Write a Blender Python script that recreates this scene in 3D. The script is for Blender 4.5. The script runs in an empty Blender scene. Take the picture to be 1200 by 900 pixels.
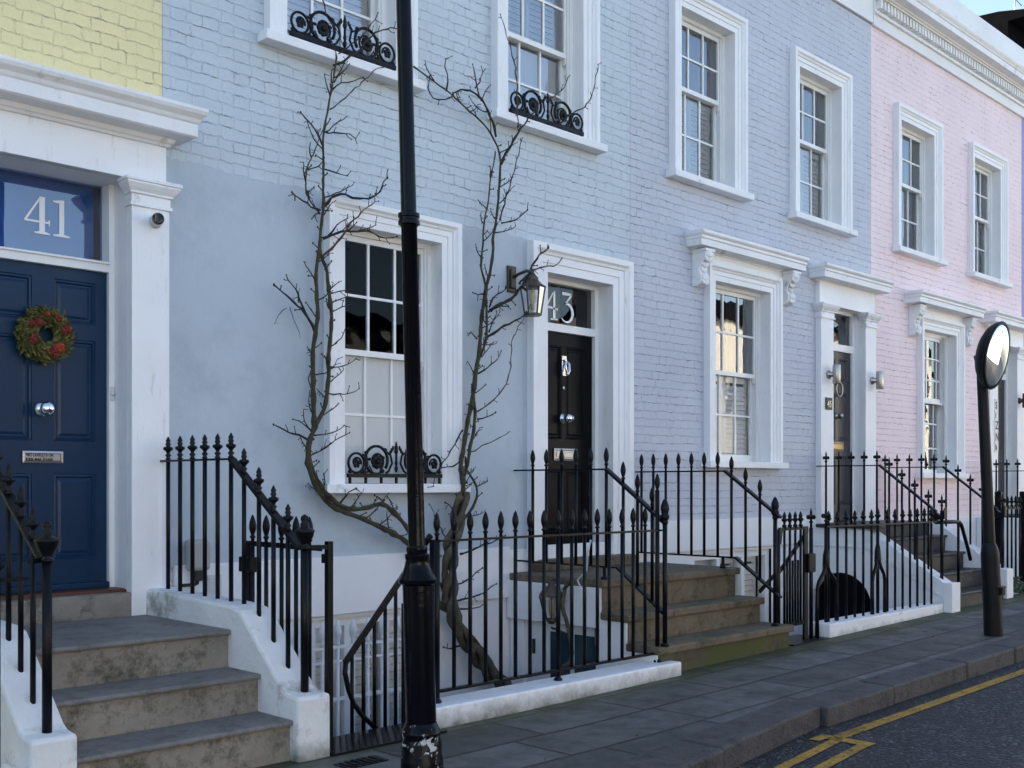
import bpy, math, random
from mathutils import Vector, Matrix
R = math.radians
random.seed(7)
sc = bpy.context.scene
COL = sc.collection

# ------------------------------------------------------------------ materials
class NT:
    def __init__(s, name):
        s.m = bpy.data.materials.new(name); s.m.use_nodes = True
        s.t = s.m.node_tree; s.t.nodes.clear()
        s.out = s.n('ShaderNodeOutputMaterial')
    def n(s, kind, **kw):
        nd = s.t.nodes.new(kind)
        for k, v in kw.items():
            if k.startswith('i_'):
                nd.inputs[k[2:].replace('_', ' ')].default_value = v
            else: setattr(nd, k, v)
        return nd
    def l(s, a, b): s.t.links.new(a, b)
    def pos(s):
        return s.n('ShaderNodeNewGeometry').outputs['Position']
    def noise(s, vec, scale, detail=4, rough=.6):
        nd = s.n('ShaderNodeTexNoise'); nd.inputs['Scale'].default_value = scale
        nd.inputs['Detail'].default_value = detail; nd.inputs['Roughness'].default_value = rough
        s.l(vec, nd.inputs['Vector']); return nd
    def ramp(s, fac, lo, hi, a=0., b=1.):
        nd = s.n('ShaderNodeMapRange'); nd.clamp = True
        nd.inputs['From Min'].default_value = lo; nd.inputs['From Max'].default_value = hi
        nd.inputs['To Min'].default_value = a; nd.inputs['To Max'].default_value = b
        s.l(fac, nd.inputs['Value']); return nd.outputs['Result']
    def math(s, op, a, b=None):
        nd = s.n('ShaderNodeMath', operation=op)
        for i, v in enumerate((a, b)):
            if v is None: continue
            if isinstance(v, (int, float)): nd.inputs[i].default_value = v
            else: s.l(v, nd.inputs[i])
        return nd.outputs[0]
    def mix(s, fac, a, b):
        nd = s.n('ShaderNodeMix', data_type='RGBA')
        for sock, v in ((nd.inputs[0], fac), (nd.inputs[6], a), (nd.inputs[7], b)):
            if isinstance(v, (int, float)): sock.default_value = v
            elif isinstance(v, tuple): sock.default_value = (*v[:3], 1)
            else: s.l(v, sock)
        return nd.outputs[2]
    def bsdf(s, col, rough=.6, metal=0., spec=.5, bump=None, dist=.01, strength=1.):
        b = s.n('ShaderNodeBsdfPrincipled')
        if isinstance(col, tuple): b.inputs['Base Color'].default_value = (*col[:3], 1)
        else: s.l(col, b.inputs['Base Color'])
        if isinstance(rough, (int, float)): b.inputs['Roughness'].default_value = rough
        else: s.l(rough, b.inputs['Roughness'])
        b.inputs['Metallic'].default_value = metal
        b.inputs['Specular IOR Level'].default_value = spec
        if bump is not None:
            bn = s.n('ShaderNodeBump'); bn.inputs['Distance'].default_value = dist
            bn.inputs['Strength'].default_value = strength
            s.l(bump, bn.inputs['Height']); s.l(bn.outputs['Normal'], b.inputs['Normal'])
        s.l(b.outputs[0], s.out.inputs['Surface'])
        return b

def cmul(c, k): return tuple(x * k for x in c)

def plain(name, col, rough=.6, var=.08, vs=2.5, bump=.001, bs=60, metal=0., spec=.5, dirt=None, ds=1.6, dlo=.58, dhi=.75, streak=False, foot=None):
    t = NT(name); p = t.pos()
    n1 = t.noise(p, vs, 5)
    c = t.mix(t.ramp(n1.outputs['Fac'], .3, .7), cmul(col, 1 - var), cmul(col, 1 + var))
    if dirt:
        if streak:
            mp = t.n('ShaderNodeMapping'); mp.inputs['Scale'].default_value = (9, 9, 1.2)
            t.l(p, mp.inputs['Vector']); dv = mp.outputs[0]
        else: dv = p
        n2 = t.noise(dv, ds, 8, .7)
        c = t.mix(t.ramp(n2.outputs['Fac'], dlo, dhi), c, dirt)
    if foot:
        sp = t.n('ShaderNodeSeparateXYZ'); t.l(p, sp.inputs[0])
        g = t.math('SUBTRACT', sp.outputs['Z'], t.math('MULTIPLY', t.noise(p, 7, 6, .7).outputs['Fac'], .22))
        c = t.mix(t.ramp(g, -.13, .01, .9, 0.), c, foot)
    n3 = t.noise(p, bs, 4)
    t.bsdf(c, rough, metal, spec, n3.outputs['Fac'], bump)
    return t.m

def brick(name, col, crack=.75):
    """painted brickwork in world x / z"""
    t = NT(name); p = t.pos()
    w = t.noise(p, 1.1, 3); w2 = t.noise(p, 13, 4, .65)
    sep = t.n('ShaderNodeSeparateXYZ'); t.l(p, sep.inputs[0])
    ws = t.n('ShaderNodeSeparateXYZ'); t.l(w.outputs['Color'], ws.inputs[0])
    w2s = t.n('ShaderNodeSeparateXYZ'); t.l(w2.outputs['Color'], w2s.inputs[0])
    def off(base, a, ka, b, kb):
        v = t.math('ADD', base, t.math('MULTIPLY', t.math('SUBTRACT', a, .5), ka))
        return t.math('ADD', v, t.math('MULTIPLY', t.math('SUBTRACT', b, .5), kb))
    x = off(sep.outputs['X'], ws.outputs[0], .06, w2s.outputs[0], .05)
    z = off(sep.outputs['Z'], ws.outputs[1], .035, w2s.outputs[1], .046)
    cb = t.n('ShaderNodeCombineXYZ'); t.l(x, cb.inputs[0]); t.l(z, cb.inputs[1])
    def br(width, mortar):
        b = t.n('ShaderNodeTexBrick'); t.l(cb.outputs[0], b.inputs['Vector'])
        b.inputs['Scale'].default_value = 1; b.inputs['Brick Width'].default_value = width
        b.inputs['Row Height'].default_value = .077; b.inputs['Mortar Size'].default_value = mortar
        b.inputs['Mortar Smooth'].default_value = .6; b.inputs['Bias'].default_value = 0
        b.inputs['Color1'].default_value = (0, 0, 0, 1); b.inputs['Color2'].default_value = (1, 1, 1, 1)
        b.inputs['Mortar'].default_value = (.5, .5, .5, 1)
        b.squash = .52; b.squash_frequency = 2
        return b
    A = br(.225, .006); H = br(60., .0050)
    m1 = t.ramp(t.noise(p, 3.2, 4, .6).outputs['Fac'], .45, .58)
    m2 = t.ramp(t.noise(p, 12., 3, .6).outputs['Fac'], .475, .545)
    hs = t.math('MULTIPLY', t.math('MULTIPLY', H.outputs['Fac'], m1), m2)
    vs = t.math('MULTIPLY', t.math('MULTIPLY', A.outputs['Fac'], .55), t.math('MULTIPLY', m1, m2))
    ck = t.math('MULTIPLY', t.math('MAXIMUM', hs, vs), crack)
    per = t.math('MULTIPLY', A.outputs['Color'], 1.)
    c = t.mix(t.ramp(t.noise(p, .9, 5, .65).outputs['Fac'], .3, .7), cmul(col, .93), cmul(col, 1.05))
    c = t.mix(t.math('MULTIPLY', per, .07), c, cmul(col, .72))
    spots = t.ramp(t.noise(p, 26, 3).outputs['Fac'], .70, .78, 0, .5)
    c = t.mix(spots, c, cmul(col, .55))
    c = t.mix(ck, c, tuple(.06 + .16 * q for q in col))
    fill = t.ramp(t.noise(p, 7., 4, .65).outputs['Fac'], .34, .6, .25, 1.)
    joint = t.math('ADD', t.math('MULTIPLY', A.outputs['Fac'], .6), t.math('MULTIPLY', H.outputs['Fac'], .4))
    h = t.math('SUBTRACT', t.math('MULTIPLY', t.noise(p, 24, 5, .68).outputs['Fac'], 1.15), t.math('MULTIPLY', joint, fill))
    h = t.math('ADD', h, t.math('MULTIPLY', per, .3))
    t.bsdf(c, .6, 0, .4, h, .0068, 1.)
    return t.m

def glass(name, ior=2.2, tint=(.86, .9, .92), wob=.012, rough=0.):
    t = NT(name); p = t.pos()
    tr = t.n('ShaderNodeBsdfTransparent'); tr.inputs[0].default_value = (*tint, 1)
    gl = t.n('ShaderNodeBsdfGlossy'); gl.inputs['Roughness'].default_value = rough
    gl.inputs['Color'].default_value = (.95, .97, 1, 1)
    fr = t.n('ShaderNodeFresnel'); fr.inputs['IOR'].default_value = ior
    bn = t.n('ShaderNodeBump'); bn.inputs['Distance'].default_value = wob
    bn.inputs['Strength'].default_value = .5
    nz = t.noise(p, 2.2, 2, .4); t.l(nz.outputs['Fac'], bn.inputs['Height'])
    t.l(bn.outputs['Normal'], gl.inputs['Normal'])
    ms = t.n('ShaderNodeMixShader'); t.l(fr.outputs[0], ms.inputs[0])
    t.l(tr.outputs[0], ms.inputs[1]); t.l(gl.outputs[0], ms.inputs[2])
    t.l(ms.outputs[0], t.out.inputs['Surface'])
    return t.m

def flags(name):
    t = NT(name); p = t.pos()
    w = t.noise(p, 2.0, 3)
    ad = t.n('ShaderNodeVectorMath', operation='MULTIPLY_ADD')
    t.l(w.outputs['Color'], ad.inputs[0]); ad.inputs[1].default_value = (.03, .03, 0); t.l(p, ad.inputs[2])
    b = t.n('ShaderNodeTexBrick'); t.l(ad.outputs[0], b.inputs['Vector'])
    for k, v in (('Scale', 1), ('Brick Width', .93), ('Row Height', .44), ('Mortar Size', .013), ('Mortar Smooth', .4), ('Bias', 0)):
        b.inputs[k].default_value = v
    b.inputs['Color1'].default_value = (.058, .058, .053, 1); b.inputs['Color2'].default_value = (.140, .138, .126, 1)
    b.inputs['Mortar'].default_value = (.010, .011, .008, 1)
    b.squash = 1.35; b.squash_frequency = 3
    n1 = t.noise(p, 3.0, 8, .72); n2 = t.noise(p, 48, 5, .75)
    c = t.mix(t.ramp(n1.outputs['Fac'], .42, .64, 0, .75), b.outputs['Color'], (.042, .045, .038))
    c = t.mix(t.ramp(n2.outputs['Fac'], .57, .72, 0, .45), c, (.13, .13, .12))
    gum = t.n('ShaderNodeTexVoronoi'); gum.inputs['Scale'].default_value = 4.; t.l(p, gum.inputs['Vector'])
    c = t.mix(t.ramp(gum.outputs['Distance'], .05, .075, .5, 0), c, (.15, .15, .14))
    sep = t.n('ShaderNodeSeparateXYZ'); t.l(p, sep.inputs[0])
    edge = t.math('ADD', sep.outputs['Y'], t.math('MULTIPLY', t.noise(p, 6, 5, .7).outputs['Fac'], .35))
    c = t.mix(t.ramp(edge, -1.80, -1.50, 0, .85), c, (.055, .06, .02))
    h = t.math('SUBTRACT', t.math('MULTIPLY', n2.outputs['Fac'], .35), b.outputs['Fac'])
    h = t.math('ADD', h, t.math('MULTIPLY', n1.outputs['Fac'], .6))
    t.bsdf(c, t.ramp(n1.outputs['Fac'], .3, .7, .45, .75), 0, .4, h, .008)
    return t.m

def stone(name, col, dark, moss=None, rough=.75, mlo=.56, mhi=.66, bd=.006):
    t = NT(name); p = t.pos()
    n1 = t.noise(p, 3.1, 8, .7); n2 = t.noise(p, 40, 5, .7); n4 = t.noise(p, 7, 7, .8)
    c = t.mix(t.ramp(n1.outputs['Fac'], .35, .65), cmul(col, 1.12), cmul(col, .8))
    c = t.mix(t.ramp(n4.outputs['Fac'], .49, .66, 0, .85), c, dark)
    c = t.mix(t.ramp(n2.outputs['Fac'], .60, .74, 0, .5), c, cmul(col, 1.6))
    if moss:
        n3 = t.noise(p, 2.3, 8, .72)
        c = t.mix(t.ramp(n3.outputs['Fac'], mlo, mhi, 0, .85), c, moss)
    t.bsdf(c, rough, 0, .3, n2.outputs['Fac'], bd)
    return t.m

def asphalt(name):
    t = NT(name); p = t.pos()
    v = t.n('ShaderNodeTexVoronoi'); v.inputs['Scale'].default_value = 48; t.l(p, v.inputs['Vector'])
    n1 = t.noise(p, 1.2, 6, .7); n2 = t.noise(p, 30, 4)
    vs = t.n('ShaderNodeSeparateColor'); t.l(v.outputs['Color'], vs.inputs[0])
    c = t.mix(t.ramp(vs.outputs[0], .74, 1.0, 0, 1), (.011, .011, .012), (.105, .105, .11))
    c = t.mix(t.ramp(n1.outputs['Fac'], .45, .62, 0, .6), c, (.010, .010, .012))
    h = t.math('ADD', t.math('MULTIPLY', v.outputs['Distance'], -1.), t.math('MULTIPLY', n2.outputs['Fac'], .7))
    t.bsdf(c, .62, 0, .4, h, .012)
    return t.m

def worn_line(name):
    t = NT(name); p = t.pos()
    n1 = t.noise(p, 35, 6, .75); n2 = t.noise(p, 4, 5)
    k = t.math('ADD', t.math('MULTIPLY', n1.outputs['Fac'], .7), t.math('MULTIPLY', n2.outputs['Fac'], .3))
    c = t.mix(t.ramp(k, .46, .62), (.42, .235, .03), (.06, .042, .02))
    t.bsdf(c, .7, 0, .3, n1.outputs['Fac'], .003)
    return t.m

M = {}
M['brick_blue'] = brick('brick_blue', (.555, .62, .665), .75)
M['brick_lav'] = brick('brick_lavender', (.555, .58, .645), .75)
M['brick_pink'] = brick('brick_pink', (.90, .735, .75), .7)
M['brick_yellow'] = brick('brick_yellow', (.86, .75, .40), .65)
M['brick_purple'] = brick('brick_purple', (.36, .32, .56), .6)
M['render'] = plain('blue_render', (.45, .515, .57), .6, .06, .9, .005, 9, dirt=(.37, .43, .48), ds=1.6, dlo=.5, dhi=.72)
M['stucco'] = plain('white_stucco', (.80, .80, .80), .6, .05, 1.2, .003, 25, dirt=(.38, .36, .31), ds=3.2, dlo=.64, dhi=.8)
M['stucco_dirty'] = plain('weathered_white_stucco', (.74, .74, .72), .65, .1, 2.0, .008, 16, dirt=(.17, .15, .10), ds=2.6, dlo=.55, dhi=.70, foot=(.09, .085, .05))
M['plinth_white'] = plain('white_masonry_paint', (.82, .82, .82), .55, .05, 1.3, .004, 20, dirt=(.30, .29, .24), ds=5, dlo=.60, dhi=.74, foot=(.10, .095, .06))
M['trim'] = plain('white_trim', (.85, .85, .85), .45, .04, 1.5, .0012, 40, dirt=(.44, .41, .35), ds=2.6, dlo=.60, dhi=.80, streak=True)
M['sash'] = plain('white_gloss', (.82, .82, .80), .3, .04, 3, .0005, 40)
M['door_white'] = plain('white_door_paint', (.66, .67, .68), .35, .04, 3, .0005, 40)
M['sill'] = plain('white_sill', (.83, .83, .83), .5, .05, 3, .004, 14, dirt=(.30, .28, .24), ds=5, dlo=.60, dhi=.76)
M['iron'] = plain('black_iron_paint', (.0035, .004, .0055), .36, .25, 9, .002, 45, spec=.2)
M['post_iron'] = plain('black_gloss_post', (.0025, .003, .005), .12, .2, 6, .0010, 18, spec=.15)
M['post_base'] = plain('black_gloss_base', (.0025, .003, .005), .2, .2, 6, .0015, 18, spec=.15, dirt=(.5, .5, .5), ds=13, dlo=.575, dhi=.59)
M['old_post'] = plain('black_worn_post', (.006, .006, .008), .42, .3, 9, .003, 30, spec=.2, dirt=(.12, .11, .10), ds=14, dlo=.68, dhi=.72)
M['white_iron'] = plain('white_iron_paint', (.62, .65, .68), .45, .06, 6, .002, 40)
M['door_blue'] = plain('blue_door_paint', (.006, .030, .072), .30, .08, 3, .0015, 22, spec=.25)
M['door_black'] = plain('black_door_paint', (.003, .003, .005), .3, .2, 3, .0008, 22, spec=.09)
M['door_grey'] = plain('dark_grey_door_paint', (.020, .019, .026), .36, .1, 3, .001, 22)
M['door_teal'] = plain('teal_glass_paint', (.018, .04, .052), .15, .2, 3, .001, 20)
M['chrome'] = plain('chrome', (.75, .76, .78), .10, .02, 5, .0002, 40, metal=1.)
M['steel'] = plain('brushed_steel', (.45, .42, .38), .32, .06, 8, .0005, 60, metal=1.)
M['brass'] = plain('aged_brass', (.32, .24, .13), .35, .1, 10, .0005, 60, metal=1.)
M['bronze'] = plain('lantern_bronze', (.085, .065, .05), .4, .2, 12, .001, 60, metal=.6)
M['step_grey'] = stone('grey_step_riser', (.275, .245, .20), (.065, .055, .036), (.045, .048, .018), mlo=.57, mhi=.66)
M['tread_grey'] = stone('grey_slate_tread', (.20, .19, .175), (.08, .078, .075), None, .55)
M['step_brown'] = stone('brown_sandstone', (.155, .122, .080), (.035, .03, .018), (.045, .05, .016))
M['step_moss'] = stone('mossy_sandstone', (.09, .075, .045), (.035, .033, .016), (.066, .078, .014), mlo=.42, mhi=.56)
M['step_dark'] = plain('dark_tile_step', (.016, .015, .016), .5, .2, 5, .003, 25, dirt=(.07, .068, .07), ds=4)
M['flags'] = flags('york_flagstones')
M['kerb'] = stone('granite_kerb', (.085, .075, .072), (.018, .016, .016), None, .6, bd=.016)
M['asphalt'] = asphalt('asphalt')
M['line'] = worn_line('worn_yellow_line')
M['concrete'] = plain('area_concrete', (.16, .16, .15), .8, .2, 3, .004, 30)
M['glass'] = glass('window_glass', 2.1, (.95, .97, .97))
M['glass_up'] = glass('upper_window_glass', 2.9, (.97, .98, .98))
M['glass_fan'] = glass('fanlight_glass', 1.95, (.55, .7, .95), .004)
M['glass_dark'] = glass('dark_glass', 1.5, (.55, .55, .52))
M['glass_clear'] = glass('lantern_glass', 1.7, (.92, .95, .95))
M['frost'] = plain('frosted_film', (.52, .55, .56), .28, .05, 2, .0008, 25)
M['shutter'] = plain('shutter_white', (.84, .84, .83), .45, .03, 3, .0005, 40)
M['curtain'] = plain('curtain_cloth', (.22, .22, .22), .9, .1, 3, .003, 30)
M['dark_room'] = plain('dark_room', (.035, .035, .037), .9, .1, 2, .001, 30)
M['bark'] = plain('vine_bark', (.060, .046, .026), .85, .5, 16, .020, 60, dirt=(.058, .060, .016), ds=7, dlo=.46, dhi=.6)
M['bark_pale'] = plain('old_vine_bark', (.105, .083, .055), .88, .5, 16, .022, 50, dirt=(.06, .055, .03), ds=8, dlo=.5, dhi=.62)
M['twig'] = plain('twig_bark', (.022, .018, .015), .8, .3, 20, .004, 80)
M['twig_red'] = plain('brown_twig', (.075, .04, .035), .8, .3, 20, .004, 80)
M['number_white'] = plain('white_numeral', (.88, .88, .88), .5, .02, 5, .0002, 40)
M['ink'] = plain('black_letter', (.012, .012, .013), .5, .02, 5, .0002, 40)
M['box_beige'] = plain('beige_plastic', (.36, .35, .31), .5, .1, 4, .001, 40)
M['white_plastic'] = plain('white_plastic', (.62, .62, .61), .35, .03, 4, .0004, 40)
M['black_gloss'] = plain('black_lens', (.004, .004, .005), .12, .05, 4, .0002, 40)
M['slate'] = plain('roof_slate', (.004, .004, .005), .9, .25, 6, .003, 12, spec=.02)
M['lead'] = plain('lead_flashing', (.10, .10, .11), .55, .15, 4, .003, 20)
M['leaf_gold'] = plain('dried_gold_leaf', (.15, .14, .03), .7, .4, 30, .002, 60)
M['leaf_green'] = plain('dried_green_leaf', (.075, .085, .02), .7, .4, 30, .002, 60)
M['flower_red'] = plain('dried_red_flower', (.16, .016, .008), .8, .35, 40, .004, 80)
M['flower_orange'] = plain('dried_orange_flower', (.34, .04, .010), .8, .25, 40, .004, 80)
M['mirror'] = plain('mirror_face', (.88, .90, .93), .02, .01, 2, .0001, 10, metal=1.)
M['mirror_back'] = plain('mirror_back_black', (.004, .004, .005), .5, .15, 6, .001, 30, spec=.2)
M['opp_cream'] = plain('cream_stucco', (.76, .70, .58), .7, .06, 2, .003, 20)
M['opp_brick'] = plain('stock_brick', (.16, .12, .095), .8, .2, 5, .004, 20)
M['bush'] = plain('bush_leaf', (.045, .075, .02), .6, .4, 20, .002, 60)
M['bulb'] = plain('pale_bulb', (.62, .50, .30), .5, .05, 6, .0005, 40)
M['canvas'] = plain('vent_paint', (.6, .61, .62), .5, .05, 6, .0005, 40)
M['fan_blind'] = plain('blue_film', (.13, .28, .55), .5, .05, 3, .0005, 30)  # blue of the sky's reflection in the fanlight, put into the colour
M['glass_navy'] = glass('dark_navy_glass', 1.2, (.45, .5, .6))
M['dull_chrome'] = plain('dull_chrome', (.36, .36, .37), .33, .1, 9, .0006, 40, metal=1.)
M['sill_wood'] = plain('hardwood_sill', (.085, .032, .016), .5, .2, 12, .002, 40)
M['glass_low'] = glass('shutter_glass', 1.55, (.95, .97, .97))
# ------------------------------------------------------------------ geometry helpers
class MB:
    def __init__(s): s.v = []; s.f = []; s.sm = []
    def add(s, vs, fs, smooth=False):
        o = len(s.v); s.v += [tuple(v) for v in vs]
        for f in fs: s.f.append(tuple(i + o for i in f)); s.sm.append(smooth)
        return s
    def box(s, x0, x1, y0, y1, z0, z1):
        x0, x1 = min(x0, x1), max(x0, x1); y0, y1 = min(y0, y1), max(y0, y1); z0, z1 = min(z0, z1), max(z0, z1)
        v = [(x, y, z) for z in (z0, z1) for y in (y0, y1) for x in (x0, x1)]
        return s.add(v, [(0, 2, 3, 1), (4, 5, 7, 6), (0, 1, 5, 4), (2, 6, 7, 3), (0, 4, 6, 2), (1, 3, 7, 5)])
    def quad(s, a, b, c, d): return s.add([a, b, c, d], [(0, 1, 2, 3)])
    def prism(s, poly, axis, a, b):
        """poly: list of 2d points in the two other axes (ordered x,y,z minus axis)"""
        def pt(p, t):
            if axis == 'x': return (t, p[0], p[1])
            if axis == 'y': return (p[0], t, p[1])
            return (p[0], p[1], t)
        n = len(poly)
        v = [pt(p, a) for p in poly] + [pt(p, b) for p in poly]
        fs = [(i, (i + 1) % n, n + (i + 1) % n, n + i) for i in range(n)]
        fs += [tuple(range(n))[::-1], tuple(range(n, 2 * n))]
        return s.add(v, fs)
    def lathe(s, prof, c, seg=10, axis='z', smooth=True):
        v = []; fs = []
        for r, z in prof:
            for k in range(seg):
                a = 2 * math.pi * k / seg; p = (r * math.cos(a), r * math.sin(a), z)
                if axis == 'y': p = (p[0], -p[2], p[1])
                elif axis == 'x': p = (p[2], p[0], p[1])
                v.append((c[0] + p[0], c[1] + p[1], c[2] + p[2]))
        n = len(prof)
        for i in range(n - 1):
            for k in range(seg):
                k2 = (k + 1) % seg
                fs.append((i * seg + k, i * seg + k2, (i + 1) * seg + k2, (i + 1) * seg + k))
        fs.append(tuple(range(seg))[::-1]); fs.append(tuple((n - 1) * seg + k for k in range(seg)))
        return s.add(v, fs, smooth)
    def tube(s, pts, rad, seg=6, closed=False, flat=None):
        P = [Vector(p) for p in pts]; n = len(P)
        if isinstance(rad, (int, float)): rad = [rad] * n
        v = []; up = None
        for i in range(n):
            if closed: t = P[(i + 1) % n] - P[i - 1]
            else: t = P[min(i + 1, n - 1)] - P[max(i - 1, 0)]
            if t.length < 1e-9: t = Vector((0, 0, 1))
            t.normalize()
            if up is None:
                up = Vector((0, -1, 0)) if abs(t.y) < .9 else Vector((1, 0, 0))
            u = (up - t * up.dot(t))
            if u.length < 1e-6: u = t.orthogonal()
            u.normalize(); w = t.cross(u); up = u
            for k in range(seg):
                a = 2 * math.pi * k / seg
                v.append(P[i] + (u * math.cos(a) + w * math.sin(a)) * rad[i])
        fs = []
        for i in range(n if closed else n - 1):
            j = (i + 1) % n
            for k in range(seg):
                k2 = (k + 1) % seg
                fs.append((i * seg + k, j * seg + k, j * seg + k2, i * seg + k2))
        if not closed:
            fs.append(tuple(range(seg))); fs.append(tuple((n - 1) * seg + k for k in range(seg))[::-1])
        return s.add(v, fs, True)
    def bar(s, p0, p1, w, h, up=(0, 0, 1)):
        a, b = Vector(p0), Vector(p1); t = (b - a).normalized(); u = Vector(up)
        u = u - t * u.dot(t)
        if u.length < 1e-5: u = t.orthogonal()
        u.normalize(); x = t.cross(u)
        v = []
        for q in (a, b):
            for sx, su in ((-1, -1), (1, -1), (1, 1), (-1, 1)): v.append(q + x * sx * w / 2 + u * su * h / 2)
        return s.add(v, [(3, 2, 1, 0), (4, 5, 6, 7), (0, 1, 5, 4), (1, 2, 6, 5), (2, 3, 7, 6), (3, 0, 4, 7)])
    def ball(s, c, r, seg=8, rings=6, sq=(1, 1, 1)):
        prof = []
        v = []; fs = []
        for i in range(rings + 1):
            th = math.pi * i / rings
            for k in range(seg):
                a = 2 * math.pi * k / seg
                v.append((c[0] + r * sq[0] * math.sin(th) * math.cos(a), c[1] + r * sq[1] * math.sin(th) * math.sin(a), c[2] + r * sq[2] * math.cos(th)))
        for i in range(rings):
            for k in range(seg):
                k2 = (k + 1) % seg
                fs.append((i * seg + k, (i + 1) * seg + k, (i + 1) * seg + k2, i * seg + k2))
        return s.add(v, fs, True)
    def molding(s, x0, x1, yf, yb, prof, sx=1.):
        """horizontal moulding with mitred returns; prof = (projection, z) bottom to top"""
        v = []
        for p, z in prof:
            v += [(x0 - p * sx, yb, z), (x0 - p * sx, yf - p, z), (x1 + p * sx, yf - p, z), (x1 + p * sx, yb, z)]
        n = len(prof); fs = []
        for i in range(n - 1):
            for k in range(3):
                fs.append((i * 4 + k, i * 4 + k + 1, i * 4 + k + 5, i * 4 + k + 4))
        fs.append((3, 2, 1, 0)); fs.append(tuple((n - 1) * 4 + k for k in range(4)))
        return s.add(v, fs)
    def architrave(s, x0, x1, z0, z1, prof, y0=0.):
        """three sided frame; prof = (offset outwards, projection) from inside to outside"""
        v = []
        for w, p in prof:
            v += [(x0 - w, y0 - p, z0), (x0 - w, y0 - p, z1 + w), (x1 + w, y0 - p, z1 + w), (x1 + w, y0 - p, z0)]
        n = len(prof); fs = []
        for i in range(n - 1):
            for k in range(3):
                fs.append((i * 4 + k, (i + 1) * 4 + k, (i + 1) * 4 + k + 1, i * 4 + k + 1))
        return s.add(v, fs)
    def wallgrid(s, x0, x1, z0, z1, y, holes, gz=None):
        xs = sorted({x0, x1} | {min(max(h[i], x0), x1) for h in holes for i in (0, 1)})
        zs = sorted({z0, z1} | {min(max(h[i], z0), z1) for h in holes for i in (2, 3)})
        for i in range(len(xs) - 1):
            for j in range(len(zs) - 1):
                cx, cz = (xs[i] + xs[i + 1]) / 2, (zs[j] + zs[j + 1]) / 2
                if any(h[0] < cx < h[1] and h[2] < cz < h[3] for h in holes): continue
                s.quad((xs[i], y, zs[j]), (xs[i + 1], y, zs[j]), (xs[i + 1], y, zs[j + 1]), (xs[i], y, zs[j + 1]))
        return s

LOC = {}
def thing(name, loc, label, cat, group=None, kind=None):
    o = bpy.data.objects.new(name, None); COL.objects.link(o)
    o.location = loc; o.empty_display_size = .1
    LOC[o.name] = Vector(loc)
    tag(o, label, cat, group, kind); return o
def tag(o, label=None, cat=None, group=None, kind=None):
    if label: o['label'] = label
    if cat: o['category'] = cat
    if group: o['group'] = group
    if kind: o['kind'] = kind
    return o
def part(name, mb, mat, parent=None, bevel=0., loc=None, segs=2):
    L = LOC[parent.name] if parent else Vector(loc or (0, 0, 0))
    me = bpy.data.meshes.new(name)
    me.from_pydata([tuple(Vector(v) - L) for v in mb.v], [], mb.f)
    me.polygons.foreach_set('use_smooth', mb.sm)
    me.materials.append(M[mat] if isinstance(mat, str) else mat)
    me.update()
    o = bpy.data.objects.new(name, me); COL.objects.link(o)
    if parent: o.parent = parent
    else: o.location = L
    LOC[o.name] = L
    if bevel:
        b = o.modifiers.new('bevel', 'BEVEL'); b.width = bevel; b.segments = segs; b.limit_method = 'ANGLE'; b.angle_limit = R(40)
    return o
def single(name, mb, mat, loc, label, cat, group=None, bevel=0.):
    return tag(part(name, mb, mat, None, bevel, loc), label, cat, group)
def struct(name, mb, mat, bevel=0.):
    o = part(name, mb, mat, None, bevel); o['kind'] = 'structure'; return o
def text_mb(txt, size, origin, depth=.002, spacing=1., sx=1., bold=0.):
    """letters standing in the x / z plane facing -y, origin = bottom left"""
    cu = bpy.data.curves.new('letters', 'FONT'); cu.body = txt; cu.size = size; cu.extrude = depth
    cu.space_character = spacing; cu.offset = bold
    ob = bpy.data.objects.new('letters', cu); COL.objects.link(ob)
    bpy.context.view_layer.update()
    me = ob.to_mesh(); mb = MB()
    mb.add([(origin[0] + v.co.x * sx, origin[1] - v.co.z, origin[2] + v.co.y) for v in me.vertices], [tuple(p.vertices) for p in me.polygons])
    ob.to_mesh_clear(); bpy.data.objects.remove(ob); bpy.data.curves.remove(cu)
    return mb
def gz(x): return max(0., x - 5.) * .015

# finial profiles (radius, height above the rail)
FIN_KNOB = [(.013, 0), (.022, .008), (.012, .018), (.024, .032), (.012, .042), (.015, .052), (.033, .068), (.033, .078), (.014, .088), (.021, .102), (.014, .112), (.019, .122), (.012, .134), (.004, .148), (.001, .150)]
FIN_BUD = [(.013, 0), (.012, .03), (.020, .036), (.020, .044), (.012, .050), (.016, .062), (.024, .085), (.026, .105), (.022, .13), (.011, .158), (.002, .172)]
FIN_BAL = [(.012, 0), (.021, .022), (.021, .03), (.011, .04), (.012, .058), (.027, .075), (.027, .086), (.014, .094), (.019, .106), (.012, .13), (.002, .152)]
FIN_THIN = [(.010, 0), (.010, .045), (.020, .055), (.010, .065), (.011, .085), (.019, .10), (.010, .12), (.011, .135), (.002, .172)]
def finial(kind, x, y, z, s=1.):
    mb = MB()
    pr = {'knob': FIN_KNOB, 'bud': FIN_BUD, 'bal': FIN_BAL, 'fleur': FIN_THIN}[kind]
    q = .84 if kind in ('knob', 'bud') else 1.
    mb.lathe([(r * s * q, h * s) for r, h in pr], (x, y, z), 10)
    if kind == 'fleur':
        for dx, dy in ((1, 0), (-1, 0), (0, 1), (0, -1)):
            mb.ball((x + dx * .028 * s, y + dy * .028 * s, z + .095 * s), .0155 * s, 6, 5, (1, 1, 1.25))
    if kind == 'knob':
        for dx, dy in ((1, 0), (-1, 0), (0, 1), (0, -1)):
            mb.ball((x + dx * .023 * s, y + dy * .023 * s, z + .073 * s), .0115 * s, 6, 4)
    return mb
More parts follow.
